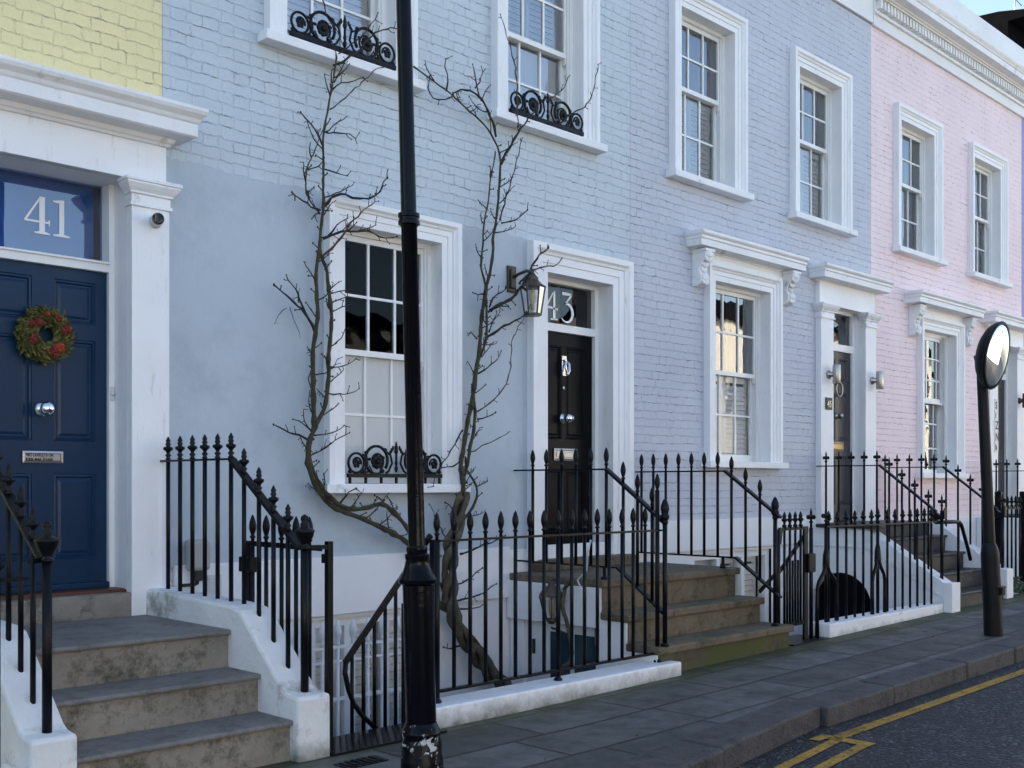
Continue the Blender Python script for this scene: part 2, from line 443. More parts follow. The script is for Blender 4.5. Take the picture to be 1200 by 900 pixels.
def baluster(root, x, y, zb, zt, fin, r=.0135, s=1.):
    mb = MB().lathe([(r, zb), (r, zt)], (x, y, 0), 8)
    b = part('baluster', mb, 'iron', root)
    if fin: part('finial', finial(fin, x, y, zt, s), 'iron', b)
    return b
# ------------------------------------------------------------------ house pieces
ARCH = [(0, -.27), (0, .03), (.055, .03), (.058, .040), (.100, .040), (.104, .052), (.118, .058), (.135, .078), (.172, .080), (.172, -.01)]
DARCH = [(0, -.19), (0, .03), (.075, .03), (.078, .042), (.14, .042), (.145, .055), (.165, .062), (.185, .082), (.235, .085), (.235, -.01)]

def inset(mb, x0, x1, z0, z1, y, steps):
    """nested rectangular rings; steps = (inset, dy) ; closes with a face"""
    rings = [[(x0, y, z0), (x1, y, z0), (x1, y, z1), (x0, y, z1)]]
    for i, dy in steps:
        rings.append([(x0 + i, y + dy, z0 + i), (x1 - i, y + dy, z0 + i), (x1 - i, y + dy, z1 - i), (x0 + i, y + dy, z1 - i)])
    v = [p for r in rings for p in r]; fs = []
    for k in range(len(rings) - 1):
        for j in range(4):
            fs.append((k * 4 + j, k * 4 + (j + 1) % 4, k * 4 + 4 + (j + 1) % 4, k * 4 + 4 + j))
    o = (len(rings) - 1) * 4; fs.append((o, o + 1, o + 2, o + 3))
    mb.add(v, fs)

def sash_mb(x0, x1, z0, z1, y0, y1, cols, rows, st=.042, bot=.05, top=.042, mun=.02, bow=0.):
    mb = MB()
    mb.box(x0, x0 + st, y0, y1, z0, z1); mb.box(x1 - st, x1, y0, y1, z0, z1)
    mb.box(x0 + st, x1 - st, y0 + .001, y1, z0, z0 + bot); mb.box(x0 + st, x1 - st, y0 + .001, y1, z1 - top, z1)
    ix0, ix1, iz0, iz1 = x0 + st, x1 - st, z0 + bot, z1 - top
    for c in range(1, cols):
        x = ix0 + (ix1 - ix0) * c / cols
        mb.box(x - mun / 2, x + mun / 2, y0 + .006, y1 - .004, iz0, iz1)
    for r in range(1, rows):
        z = iz0 + (iz1 - iz0) * r / rows
        mb.box(ix0, ix1, y0 + .008, y1 - .006, z - mun / 2, z + mun / 2)
    return mb, (ix0, ix1, iz0, iz1)

def louvres(mb, x0, x1, z0, z1, y, panels=2, pitch=.052):
    w = (x1 - x0) / panels
    for k in range(panels):
        a, b = x0 + k * w + .004, x0 + (k + 1) * w - .004
        mb.box(a, a + .045, y, y + .026, z0, z1); mb.box(b - .045, b, y, y + .026, z0, z1)
        mb.box(a + .045, b - .045, y + .001, y + .025, z0, z0 + .06); mb.box(a + .045, b - .045, y + .001, y + .025, z1 - .06, z1)
        z = z0 + .085
        while z < z1 - .07:
            mb.bar((a + .045, y + .013, z), (b - .045, y + .013, z), .008, .056, (0, .42, .9))
            z += pitch

def window(house, x0, x1, z0, z1, mid, cols=3, lower='shutter', upper='dark', glass_mat='glass', arch=True, sill=True, top_extra=0., frosted=False, bowed=False, rows=2, low_glass=None):
    fr = part('window', MB().architrave(x0, x1, z0, z1, ARCH), 'trim', house)
    if sill:
        s = MB().box(x0 - .225, x1 + .225, -.125, 0, z0 - .068, z0).box(x0 + .002, x1 - .002, .0, .27, z0 - .05, z0 + .004)
        part('sill', s, 'sill', fr, .006)
    lin = MB().box(x0 + .001, x0 + .04, .10, .255, z0, z1).box(x1 - .04, x1 - .001, .10, .255, z0, z1).box(x0 + .04, x1 - .04, .10, .255, z1 - .035, z1)
    lin.box(x0 + .04, x0 + .058, .115, .128, z0, z1 - .035).box(x1 - .058, x1 - .04, .115, .128, z0, z1 - .035)
    part('sash_box', lin, 'sash', fr)
    a, b = x0 + .041, x1 - .041
    if not bowed:
        up, ui = sash_mb(a, b, mid - .022, z1 - .036, .13, .168, cols, rows, bot=.044)
        lo, li = sash_mb(a, b, z0 + .006, mid + .02, .172, .21, cols, rows, bot=.075, top=.04)
        for xx in (a, b - .03):
            up.prism([(.13, mid - .022), (.13, mid - .06), (.145, mid - .085), (.168, mid - .06), (.168, mid - .022)], 'x', xx, xx + .03)
        part('upper_sash', up, 'sash', fr); part('lower_sash', lo, 'sash', fr)
        gl = MB()
        gl.quad((ui[0], .150, ui[2]), (ui[1], .150, ui[2]), (ui[1], .150, ui[3]), (ui[0], .150, ui[3]))
        gl2 = MB()
        gl2.quad((li[0], .192, li[2]), (li[1], .192, li[2]), (li[1], .192, li[3]), (li[0], .192, li[3]))
        part('pane', gl, glass_mat, fr); part('pane', gl2, 'frost' if frosted else (low_glass or glass_mat), fr)
    else:
        # sashes curved outwards in plan
        n = 10; sag = .10
        def yy(x): 
            t = (x - a) / (b - a) * 2 - 1
            return .19 - sag * (1 - t * t)
        def strip(mb, xa, xb, za, zb, d0, d1):
            k = max(2, int(n * (xb - xa) / (b - a)) + 1)
            xs = [xa + (xb - xa) * i / k for i in range(k + 1)]
            v = []; fs = []
            for x in xs:
                v += [(x, yy(x) + d0, za), (x, yy(x) + d0, zb), (x, yy(x) + d1, zb), (x, yy(x) + d1, za)]
            for i in range(k):
                for j in range(4): fs.append((i * 4 + j, i * 4 + (j + 1) % 4, i * 4 + 4 + (j + 1) % 4, i * 4 + 4 + j))
            fs.append((0, 1, 2, 3)); fs.append((k * 4 + 3, k * 4 + 2, k * 4 + 1, k * 4))
            mb.add(v, fs)
        def csash(za, zb, off, name, rws):
            mb = MB()
            for (xa, xb) in ((a, a + .04), (b - .04, b)): strip(mb, xa, xb, za, zb, off, off + .036)
            strip(mb, a + .04, b - .04, za, za + .05, off, off + .036); strip(mb, a + .04, b - .04, zb - .045, zb, off, off + .036)
            for c in range(1, cols):
                x = a + (b - a) * c / cols; strip(mb, x - .011, x + .011, za, zb, off + .004, off + .03)
            for r in range(1, rws):
                z = za + (zb - za) * r / rws; strip(mb, a, b, z - .011, z + .011, off + .006, off + .028)
            part(name, mb, 'sash', fr)
            g = MB(); k = 12; xs = [a + (b - a) * i / k for i in range(k + 1)]
            for i in range(k):
                g.quad((xs[i], yy(xs[i]) + off + .018, za), (xs[i + 1], yy(xs[i + 1]) + off + .018, za), (xs[i + 1], yy(xs[i + 1]) + off + .018, zb), (xs[i], yy(xs[i]) + off + .018, zb))
            part('pane', g, glass_mat, fr)
        csash(mid - .02, z1 - .06, 0, 'upper_sash', 3); csash(z0 + .006, mid + .02, .042, 'lower_sash', 3)
        strip_mb = MB(); strip(strip_mb, a, b, z1 - .06, z1 - .035, -.02, .06); strip(strip_mb, a, b, mid - .05, mid - .022, -.03, .03)
        part('sash_head', strip_mb, 'sash', fr)
    if lower == 'shutter':
        mb = MB(); louvres(mb, x0 + .05, x1 - .05, z0 + .05, mid - .02, .238); part('shutter', mb, 'shutter', fr)
    if upper == 'shutter':
        mb = MB(); louvres(mb, x0 + .05, x1 - .05, mid, z1 - .05, .238); part('shutter', mb, 'shutter', fr)
    if upper == 'curtain':
        mb = MB(); k = 26
        for (xa, xb) in ((x1 - .36, x1 - .02),):
            P = [(xa + (xb - xa) * i / k, .31 + .022 * math.sin(i * 1.35)) for i in range(k + 1)]
            for i in range(k): mb.quad((P[i][0], P[i][1], z0), (P[i + 1][0], P[i + 1][1], z0), (P[i + 1][0], P[i + 1][1], z1), (P[i][0], P[i][1], z1))
        part('curtain', mb, 'curtain', fr)
    if lower == 'blind':
        part('blind', MB().box(x0 + .05, x1 - .05, .245, .25, z0 + .05, mid - .03), 'shutter', fr)
    return fr

def hood(frame, x0, x1, z, p=.2, cx=None, sx=.5, ztop=None):
    """cornice over a ground floor window with two carved brackets"""
    prof = [(0, z), (.03, z), (.03, z + .012), (p * .82, z + .022), (p * .82, z + .085), (p * .88, z + .092), (p * .88, z + .118), (p * .95, z + .128), (p, z + .142), (p, z + .168), (.02, z + .20), (0, z + .20)]
    part('cornice', MB().molding(x0, x1, -.02, 0, prof, sx), 'sill', frame)
    return prof
def bracket(frame, x, z0, z1, w=.145):
    h = z1 - z0
    prof = [(0, z1), (-.15, z1), (-.158, z1 - .02 * h), (-.15, z1 - .05 * h), (-.165, z1 - .12 * h), (-.155, z1 - .26 * h), (-.115, z1 - .38 * h), (-.085, z1 - .5 * h), (-.085, z1 - .62 * h), (-.105, z1 - .72 * h), (-.11, z1 - .84 * h), (-.09, z1 - .95 * h), (-.05, z0), (0, z0)]
    b = MB().prism(prof, 'x', x, x + w)
    for k, (yy, zz, r) in enumerate(((-.15, .14, .038), (-.14, .26, .034), (-.10, .40, .032), (-.085, .54, .028), (-.105, .76, .034), (-.10, .88, .03))):
        for dx in (.28, .5, .72): b.ball((x + w * dx, yy - .008, z1 - zz * h), r * (1.1 if dx == .5 else .8), 7, 5, (.9, .6, 1.2))
    b.box(x - .012, x + w + .012, -.175, 0, z1 - .03, z1 - .002)
    part('bracket', b, 'sill', frame, .003)

def door_leaf(house, x0, x1, z0, z1, y, mat, panels):
    mb = MB().wallgrid(x0, x1, z0, z1, y, panels)
    for p in panels: inset(mb, *p, y, [(.004, .006), (.016, .004), (.024, .016), (.034, .016), (.05, .010)])
    mb.box(x0, x1, y + .03, y + .045, z0, z1)
    for xx in (x0, x1): mb.quad((xx, y, z0), (xx, y + .03, z0), (xx, y + .03, z1), (xx, y, z1))
    return part('door', mb, mat, house)

def cap_prof(z0, z1, p=.06):
    h = z1 - z0
    return [(0, z0), (.014, z0), (.014, z0 + .12 * h), (.004, z0 + .14 * h), (.004, z0 + .42 * h), (.018, z0 + .46 * h), (.018, z0 + .52 * h), (p * .55, z0 + .62 * h), (p * .85, z0 + .78 * h), (p * .85, z0 + .84 * h), (p, z0 + .86 * h), (p, z1 - .008), (p * .9, z1), (0, z1)]

def pilaster(surround, x0, x1, z0, zc0, zc1, yf=-.075):
    o = part('pilaster', MB().box(x0, x1, yf, .0, z0, zc1), 'trim', surround, .004)
    part('capital', MB().molding(x0, x1, yf - .002, 0, cap_prof(zc0, zc1)), 'sill', o)
    return o

# ---- letters and numerals
def stroke(mb, pts, w, y, th=.003):
    P = [Vector((p[0], p[1])) for p in pts]; n = len(P)
    ws = [q * 1.45 for q in (w if isinstance(w, (list, tuple)) else [w] * n)]
    L = []; Rr = []
    for i in range(n):
        t = P[min(i + 1, n - 1)] - P[max(i - 1, 0)]; t.normalize(); nn = Vector((-t.y, t.x)) * ws[i] / 2
        L.append(P[i] + nn); Rr.append(P[i] - nn)
    for i in range(n - 1):
        mb.prism([tuple(L[i]), tuple(L[i + 1]), tuple(Rr[i + 1]), tuple(Rr[i])], 'y', y - th, y)
def numeral41(y):
    mb = MB()
    def T(pts, x0, w, z0=3.00, h=.225): return [(x0 + p[0] * w, z0 + p[1] * h) for p in pts]
    x, w = 2.635, .155
    mb.prism(T([(.58, 0), (.80, 0), (.80, 1), (.68, 1), (.58, .9)], x, w), 'y', y - .002, y)
    mb.prism(T([(.68, 1), (.60, 1), (.0, .34), (.0, .28), (.10, .335)], x, w), 'y', y - .002, y)
    mb.prism(T([(.0, .28), (1.0, .28), (1.0, .335), (.0, .335)], x, w), 'y', y - .0025, y)
    mb.prism(T([(.95, .23), (1., .20), (1., .40), (.95, .37)], x, w), 'y', y - .002, y)
    mb.prism(T([(.38, -.02), (1., -.02), (1., .02), (.80, .05), (.58, .05), (.38, .02)], x, w), 'y', y - .0025, y)
    x, w = 2.81, .105
    mb.prism(T([(.36, 0), (.66, 0), (.66, 1), (.50, 1), (.36, .93)], x, w), 'y', y - .002, y)
    mb.prism(T([(.0, .95), (.5, 1.0), (.36, .90), (.0, .915)], x, w), 'y', y - .0025, y)
    mb.prism(T([(.0, -.02), (1., -.02), (1., .02), (.66, .05), (.36, .05), (.0, .02)], x, w), 'y', y - .0025, y)
    return mb
def numeral43(y):
    mb = MB(); z, h = 2.945, .255
    x, w = 7.20, .155
    stroke(mb, [(x + .70 * w, z + h), (x + .70 * w, z)], [.016, .022], y)
    stroke(mb, [(x + .68 * w, z + h), (x, z + .40 * h)], [.008, .012], y)
    stroke(mb, [(x, z + .40 * h), (x + .45 * w, z + .40 * h), (x + 1.0 * w, z + .36 * h)], [.012, .014, .01], y)
    stroke(mb, [(x + .4 * w, z), (x + w, z)], .010, y)
    x = 7.395; w = .175
    stroke(mb, [(x + .12 * w, z + .97 * h), (x + .85 * w, z + .97 * h)], [.02, .014], y)
    stroke(mb, [(x + .85 * w, z + .97 * h), (x + .38 * w, z + .62 * h)], [.012, .012], y)
    arc = [(x + .38 * w + .0, z + .62 * h)]
    for k in range(13):
        a = R(100 - k * 20); arc.append((x + .45 * w + .48 * w * math.cos(a), z + .29 * h + .33 * h * math.sin(a)))
    stroke(mb, arc, [.01, .012, .014, .018, .02, .022, .022, .02, .018, .014, .012, .010, .008, .006], y)
    return mb

# ------------------------------------------------------------------ houses
def shell(house, x0, x1, top=8.0, depth=8.):
    """party walls, back wall and flat roof"""
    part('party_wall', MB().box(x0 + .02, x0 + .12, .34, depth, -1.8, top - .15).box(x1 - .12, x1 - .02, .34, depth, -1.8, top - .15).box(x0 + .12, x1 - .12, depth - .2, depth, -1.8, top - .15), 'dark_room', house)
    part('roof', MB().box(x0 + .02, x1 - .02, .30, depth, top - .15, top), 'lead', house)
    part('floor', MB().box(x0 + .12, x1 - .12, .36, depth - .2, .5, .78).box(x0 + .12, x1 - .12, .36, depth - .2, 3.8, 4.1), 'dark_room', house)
def parapet(house, x0, x1, z0=7.21, z1=8.16):
    part('parapet', MB().box(x0, x1, -.035, .30, z0, z1), 'stucco', house, .006)
    part('coping', MB().box(x0, x1, -.07, .33, z1, z1 + .05), 'sill', house, .006)

W_TOP = 6.215; W_BOT = 4.535
# ---- yellow house, number 41
h41 = thing('terraced_house', (1., 0, 0), 'yellow painted brick house with a navy blue door and 41 on its fanlight', 'house')
X0, X1 = -2.2, 3.40
holes = [(2.19, 3.16, -.5, 3.36), (-.6, .35, 1.45, 3.36), (-.6, .35, W_BOT, W_TOP), (1.7, 2.05, W_BOT, W_TOP)]
holes = [h for h in holes if h[0] != 1.7]
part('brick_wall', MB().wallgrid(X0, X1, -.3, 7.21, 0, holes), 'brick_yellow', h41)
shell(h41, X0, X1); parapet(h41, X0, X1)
window(h41, -.6, .35, 1.45, 3.36, 2.45); window(h41, -.6, .35, W_BOT, W_TOP, 5.45)
sur = part('door_surround', MB().box(1.94, 3.40, -.055, .0, 3.362, 3.63).box(2.19, 3.16, .0, .32, 3.36, 3.5), 'trim', h41)
for a, b in ((1.94, 2.19), (3.16, 3.412)): pilaster(sur, a, b, .60 if a < 3 else .62, 3.19, 3.362)
cp = [(0, 3.60), (.02, 3.60), (.03, 3.615), (.045, 3.62), (.055, 3.645), (.16, 3.65), (.175, 3.66), (.175, 3.735), (.185, 3.745), (.195, 3.765), (.225, 3.79), (.235, 3.81), (.235, 3.83), (.02, 3.865), (0, 3.865)]
part('cornice', MB().molding(1.94, 3.40, -.055, 0, cp, .72), 'sill', sur)
jf = MB().box(3.125, 3.159, .165, .30, .79, 3.36).box(2.191, 2.225, .165, .30, .79, 3.36).box(2.225, 3.125, .165, .30, 2.795, 2.86)
jf.box(2.225, 3.125, .15, .165, 2.845, 2.86)
fj = part('door_frame', jf, 'sash', sur, .003)
part('reveal_lining', MB().box(3.1592, 3.166, -.02, .32, .79, 3.36).box(2.184, 2.1908, -.02, .32, .79, 3.36), 'trim', sur)
part('doorbell', MB().lathe([(.016, 0), (.018, .01), (.012, .016), (.001, .017)], (3.142, .164, 2.03), 10, 'y').box(3.128, 3.156, .157, .166, 1.982, 2.072), 'white_plastic', sur, .004)
OX, OY = .025, .06
pl = [(a + OX, b + OX, c + .006, d + .010) for (a, b) in ((2.365, 2.63), (2.76, 3.025)) for (c, d) in ((.98, 1.505), (1.71, 2.345), (2.445, 2.71))]
d41 = door_leaf(h41, 2.227, 3.123, .80, 2.795, .20, 'door_blue', pl)
part('door_knob', MB().lathe([(.048, 0), (.048, .006), (.03, .012), (.018, .02), (.018, .04), (.036, .055), (.045, .072), (.042, .09), (.025, .102), (.002, .106)], (2.72, .20, 1.91), 16, 'y'), 'chrome', d41)
lp = MB(); inset(lp, 2.595, 2.84, 1.580, 1.652, .199, [(.0, -.012), (.012, -.014), (.016, -.008), (.02, -.008)])
lpo = part('letter_plate', lp, 'dull_chrome', d41)
part('lettering', text_mb('NO LEAFLETS OR', .026, (2.619, .189, 1.620), .001, sx=.80, bold=.0005).add(*(lambda q: (q.v, q.f))(text_mb('JUNK MAIL PLEASE', .026, (2.615, .189, 1.593), .001, sx=.76, bold=.0005))), 'ink', lpo)
part('weather_bar', MB().box(2.227, 3.123, .15, .20, .797, .835), 'door_blue', d41, .006)
part('threshold', MB().box(2.19, 3.16, .02, .3, .765, .796), 'sill_wood', h41)
fl = part('fanlight', MB().quad((2.225, .27, 2.86), (3.125, .27, 2.86), (3.125, .27, 3.36), (2.225, .27, 3.36)), 'glass_fan', h41)
part('house_number', numeral41(.267), 'number_white', fl)
part('blind', MB().box(2.20, 3.15, .45, .46, 2.8, 3.5), 'fan_blind', fl)  # added panel behind the fanlight glass, painted with the sky reflection's blue

# ---- blue house, number 43
h43 = thing('terraced_house', (5.8, 0, 0), 'light blue house, brick above smooth render, with a black door numbered 43', 'house')
X0, X1 = 3.402, 8.153
GW = (4.82, 5.762, 1.452, 3.36); UL = (4.325, 5.30, W_BOT + .02, W_TOP); UR = (6.50, 7.455, W_BOT, W_TOP)
D43 = (6.985, 7.87, .6, 3.30)
BW = (4.52, 5.66, -1.1, .47)
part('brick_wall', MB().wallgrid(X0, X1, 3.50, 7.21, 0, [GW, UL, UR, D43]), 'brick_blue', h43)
rw = MB().wallgrid(X0, X1, .90, 3.50, -.006, [GW, D43])
re_ = random.Random(8); jx = [X0 + (X1 - X0) * i / 150 for i in range(151)]; jz = [3.552 + .014 * math.sin(i * .21) + re_.uniform(-.012, .012) for i in range(151)]
for i in range(150):
    rw.quad((jx[i], -.006, 3.50), (jx[i + 1], -.006, 3.50), (jx[i + 1], -.006, jz[i + 1]), (jx[i], -.006, jz[i]))
    rw.quad((jx[i], -.006, jz[i]), (jx[i + 1], -.006, jz[i + 1]), (jx[i + 1], .003, jz[i + 1]), (jx[i], .003, jz[i]))
part('rendered_wall', rw, 'render', h43)
part('basement_wall', MB().wallgrid(X0, X1, -1.8, .92, 0.0, [BW]), 'stucco', h43)
part('plinth_band', MB().box(3.47, 6.52, -.035, -.008, .50, .925), 'stucco', h43, .005)
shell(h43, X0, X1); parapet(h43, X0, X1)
window(h43, *GW, 2.447, lower=None, frosted=True, glass_mat='glass_navy')
window(h43, *UL, 5.45, lower='shutter', upper='shutter', glass_mat='glass_up'); window(h43, *UR, 5.33, lower='blind', upper='shutter', glass_mat='glass_up')
sur = part('door_surround', MB().architrave(6.985, 7.87, .79, 3.30, DARCH), 'trim', h43)
jf = MB().box(7.822, 7.869, .15, .25, .80, 3.30).box(6.986, 7.033, .15, .25, .80, 3.30).box(7.033, 7.822, .152, .25, 2.828, 2.90).box(7.033, 7.822, .152, .25, 3.262, 3.30)
part('door_frame', jf, 'sash', sur, .003)
pl = [(a, b, c, d) for (a, b) in ((7.125, 7.40), (7.455, 7.73)) for (c, d) in ((1.0, 1.58), (1.86, 2.71))]
d43 = door_leaf(h43, 7.034, 7.821, .80, 2.828, .19, 'door_black', pl)
part('door_knob', MB().lathe([(.05, 0), (.05, .008), (.02, .015), (.02, .045), (.04, .06), (.042, .08), (.02, .095), (.002, .097)], (7.425, .19, 2.05), 16, 'y'), 'chrome', d43)
part('lock', MB().lathe([(.028, 0), (.028, .01), (.012, .016), (.002, .017)], (7.54, .19, 2.06), 12, 'y').lathe([(.016, 0), (.016, .008), (.002, .01)], (7.427, .19, 2.33), 10, 'y'), 'chrome', d43)
kn = MB().box(7.395, 7.457, .178, .189, 2.44, 2.62).tube([(7.40, .165, 2.58), (7.40, .14, 2.54), (7.405, .135, 2.48), (7.426, .135, 2.455), (7.447, .135, 2.48), (7.452, .14, 2.54), (7.452, .165, 2.58)], .011, 8).ball((7.426, .14, 2.455), .02)
part('door_knocker', kn, 'chrome', d43)
lp = MB(); inset(lp, 7.29, 7.60, 1.665, 1.775, .189, [(.0, -.012), (.012, -.014), (.02, -.006), (.03, -.006), (.034, -.012)])
part('letter_plate', lp, 'dull_chrome', d43)
part('weather_bar', MB().box(7.034, 7.821, .14, .19, .80, .85), 'door_black', d43, .006)
fl = part('fanlight', MB().quad((7.033, .20, 2.90), (7.822, .20, 2.90), (7.822, .20, 3.262), (7.033, .20, 3.262)), 'glass_dark', h43)
part('house_number', numeral43(.197), 'number_white', fl)
part('curtain', MB().box(7.36, 7.6, .40, .41, 2.86, 3.35), 'box_beige', fl)
# basement window: three louvred lights in a white frame
bw = part('basement_window', MB().box(4.52, 4.60, .03, .12, -1.1, .47).box(5.58, 5.66, .03, .12, -1.1, .47).box(4.60, 5.58, .031, .12, .41, .47).box(4.86, 4.92, .032, .12, -1.1, .41).box(5.22, 5.28, .032, .12, -1.1, .41).box(4.52, 5.66, -.09, .03, -1.16, -1.1), 'sash', h43)
sh = MB()
for a, b in ((4.60, 4.86), (4.92, 5.22), (5.28, 5.58)): louvres(sh, a + .01, b - .01, -1.08, .40, .10, 1, .06)
part('shutter', sh, 'shutter', bw)
part('pane', MB().quad((4.60, .07, -1.1), (5.58, .07, -1.1), (5.58, .07, .41), (4.60, .07, .41)), 'glass_low', bw)

# ---- lavender house next door
h45 = thing('terraced_house', (10.5, 0, 0), 'lavender grey brick house with a dark grey door between two steel wall lights', 'house')
X0, X1 = 8.155, 12.92
W1 = (8.93, 9.868, W_BOT, W_TOP); W2 = (11.175, 12.135, W_BOT - .02, W_TOP); G4 = (9.515, 10.56, 1.69, 3.556); D45 = (11.86, 12.645, .6, 3.56)
B4 = (9.15, 10.62, -1.0, .74)
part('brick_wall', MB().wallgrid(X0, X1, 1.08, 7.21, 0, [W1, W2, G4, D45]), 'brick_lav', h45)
part('basement_wall', MB().wallgrid(X0, X1, -1.8, 1.08, 0.0, [B4, D45]), 'stucco', h45)
part('plinth_band', MB().box(8.16, 11.53, -.035, -.004, .775, 1.09), 'stucco', h45, .005)
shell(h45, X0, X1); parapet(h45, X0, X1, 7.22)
window(h45, *W1, 5.49, lower='shutter', glass_mat='glass_up', upper='curtain'); window(h45, *W2, 5.46, lower='shutter', glass_mat='glass_up', upper='curtain')
g = window(h45, *G4, 2.64, lower='shutter', low_glass='glass_low', glass_mat='glass_up', upper='curtain')
part('lintel', MB().box(9.22, 10.85, -.035, -.002, 3.731, 3.82), 'trim', g)
hood(g, 9.13, 10.96, 3.815); bracket(g, 9.145, 3.45, 3.82); bracket(g, 10.80, 3.45, 3.82)
sur = part('door_surround', MB().box(11.57, 12.918, -.055, 0, 3.562, 3.83).box(11.86, 12.645, 0, .16, 3.556, 3.7), 'trim', h45)
pilaster(sur, 11.57, 11.86, .96, 3.39, 3.562); pilaster(sur, 12.645, 12.918, .96, 3.39, 3.562)
hood(sur, 11.52, 12.97, 3.815, .22)
part('reveal_lining', MB().box(12.646, 12.652, -.02, .18, .96, 3.56).box(11.853, 11.859, -.02, .18, .96, 3.56), 'trim', sur)
part('door_frame', MB().box(12.585, 12.644, .07, .16, 1., 3.56).box(11.861, 11.92, .07, .16, 1., 3.56).box(11.92, 12.585, .072, .16, 3.065, 3.15).box(11.92, 12.585, .072, .16, 3.52, 3.56), 'sash', sur)
pl = [(a, b, c, d) for (a, b) in ((11.99, 12.215), (12.29, 12.515)) for (c, d) in ((1.2, 1.80), (1.98, 2.56), (2.70, 2.98))]
d45 = door_leaf(h45, 11.921, 12.584, 1.0, 3.065, .10, 'door_grey', pl)
part('door_knob', MB().lathe([(.04, 0), (.04, .008), (.016, .014), (.016, .04), (.034, .055), (.036, .072), (.002, .085)], (12.25, .10, 2.28), 14, 'y').lathe([(.03, 0), (.03, .02), (.002, .024)], (12.33, .10, 2.28), 12, 'y'), 'steel', d45)
part('door_knocker', MB().tube([(12.25 + .075 * math.cos(a), .065, 2.60 + .085 * math.sin(a)) for a in [k * math.pi / 8 for k in range(16)]], .011, 6, True).ball((12.25, .08, 2.685), .026), 'steel', d45)
lp = MB(); inset(lp, 12.10, 12.40, 1.86, 1.96, .099, [(.0, -.012), (.012, -.014), (.02, -.006), (.03, -.006)])
part('letter_plate', lp, 'brass', d45)
part('fanlight', MB().quad((11.92, .11, 3.15), (12.585, .11, 3.15), (12.585, .11, 3.52), (11.92, .11, 3.52)), 'glass', h45)
pb = part('number_plate', MB().box(11.66, 11.80, -.092, -.077, 2.325, 2.465), 'ink', h45, .003)
part('house_number', text_mb('45', .105, (11.675, -.094, 2.355), .0015, sx=.98), 'steel', pb)
bwin = part('basement_window', MB().box(9.15, 9.23, .03, .12, -1, .74).box(10.54, 10.62, .03, .12, -1, .74).box(9.23, 10.54, .031, .12, .67, .74).box(9.62, 9.68, .032, .12, -1, .67).box(10.08, 10.14, .032, .12, -1, .67).box(9.23, 10.54, .05, .1, -.18, -.14), 'sash', h45)
part('pane', MB().quad((9.23, .08, -1), (10.54, .08, -1), (10.54, .08, .67), (9.23, .08, .67)), 'glass_low', bwin)
mb = MB(); louvres(mb, 9.24, 10.53, -.98, .66, .14, 3, .06); part('shutter', mb, 'shutter', bwin)

# ---- pink house
h47 = thing('terraced_house', (15.4, 0, 0), 'pale pink brick house with a dentilled white cornice along its roofline', 'house')
X0, X1 = 12.922, 17.87
P1 = (13.70, 14.68, 4.515, 6.20); P2 = (16.02, 16.97, 4.50, 6.20); G7 = (14.38, 15.395, 1.60, 3.54); D47 = (16.75, 17.50, .6, 3.56)
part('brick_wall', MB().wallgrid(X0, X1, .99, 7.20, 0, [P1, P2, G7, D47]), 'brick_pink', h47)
part('plinth_band', MB().box(12.93, 17.86, -.03, 0, -.2, .995), 'stucco', h47, .005)
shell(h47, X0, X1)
window(h47, *P1, 5.45, lower=None, glass_mat='glass_up', upper='curtain'); window(h47, *P2, 5.42, lower=None, glass_mat='glass_up', upper='curtain')
g = window(h47, *G7, 2.61, lower=None, glass_mat='glass_up', bowed=True)
part('lintel', MB().box(14.05, 15.75, -.035, -.002, 3.715, 3.81), 'trim', g)
hood(g, 13.94, 15.78, 3.805, .24); bracket(g, 13.96, 3.41, 3.81, .16); bracket(g, 15.60, 3.41, 3.81, .16)
sur = part('door_surround', MB().box(16.46, 17.80, -.055, 0, 3.562, 3.83).box(16.75, 17.5, 0, .16, 3.556, 3.7), 'trim', h47)
pilaster(sur, 16.46, 16.75, .9, 3.38, 3.562); pilaster(sur, 17.50, 17.80, .9, 3.38, 3.562)
hood(sur, 16.36, 17.82, 3.80, .26)
part('reveal_lining', MB().box(17.501, 17.507, -.02, .18, .9, 3.56).box(16.743, 16.749, -.02, .18, .9, 3.56), 'trim', sur)
part('door_frame', MB().box(17.44, 17.499, .07, .16, 1., 3.56).box(16.751, 16.81, .07, .16, 1., 3.56).box(16.81, 17.44, .072, .16, 3.06, 3.15), 'sash', sur)
pl = [(a, b, c, d) for (a, b) in ((16.88, 17.09), (17.16, 17.37)) for (c, d) in ((1.2, 1.80), (1.98, 2.94))]
door_leaf(h47, 16.81, 17.44, 1.0, 3.06, .10, 'door_grey', pl)
part('fanlight', MB().quad((16.81, .11, 3.15), (17.44, .11, 3.15), (17.44, .11, 3.56), (16.81, .11, 3.56)), 'glass', h47)
# vertical name letters on the pilaster
sg = part('letter_panel', MB().box(16.60, 16.74, -.083, -.0755, 1.93, 2.72), 'white_plastic', h47)
lt = MB()
for ch, zz, sz in (('S', 2.575, .15), ('I', 2.44, .11), ('Z', 2.27, .17), ('N', 2.10, .17), ('b', 1.965, .12)):
    q = text_mb(ch, sz, (16.625, -.0845, zz), .0015, bold=.002); lt.add(q.v, q.f)
part('lettering', lt, 'ink', sg)
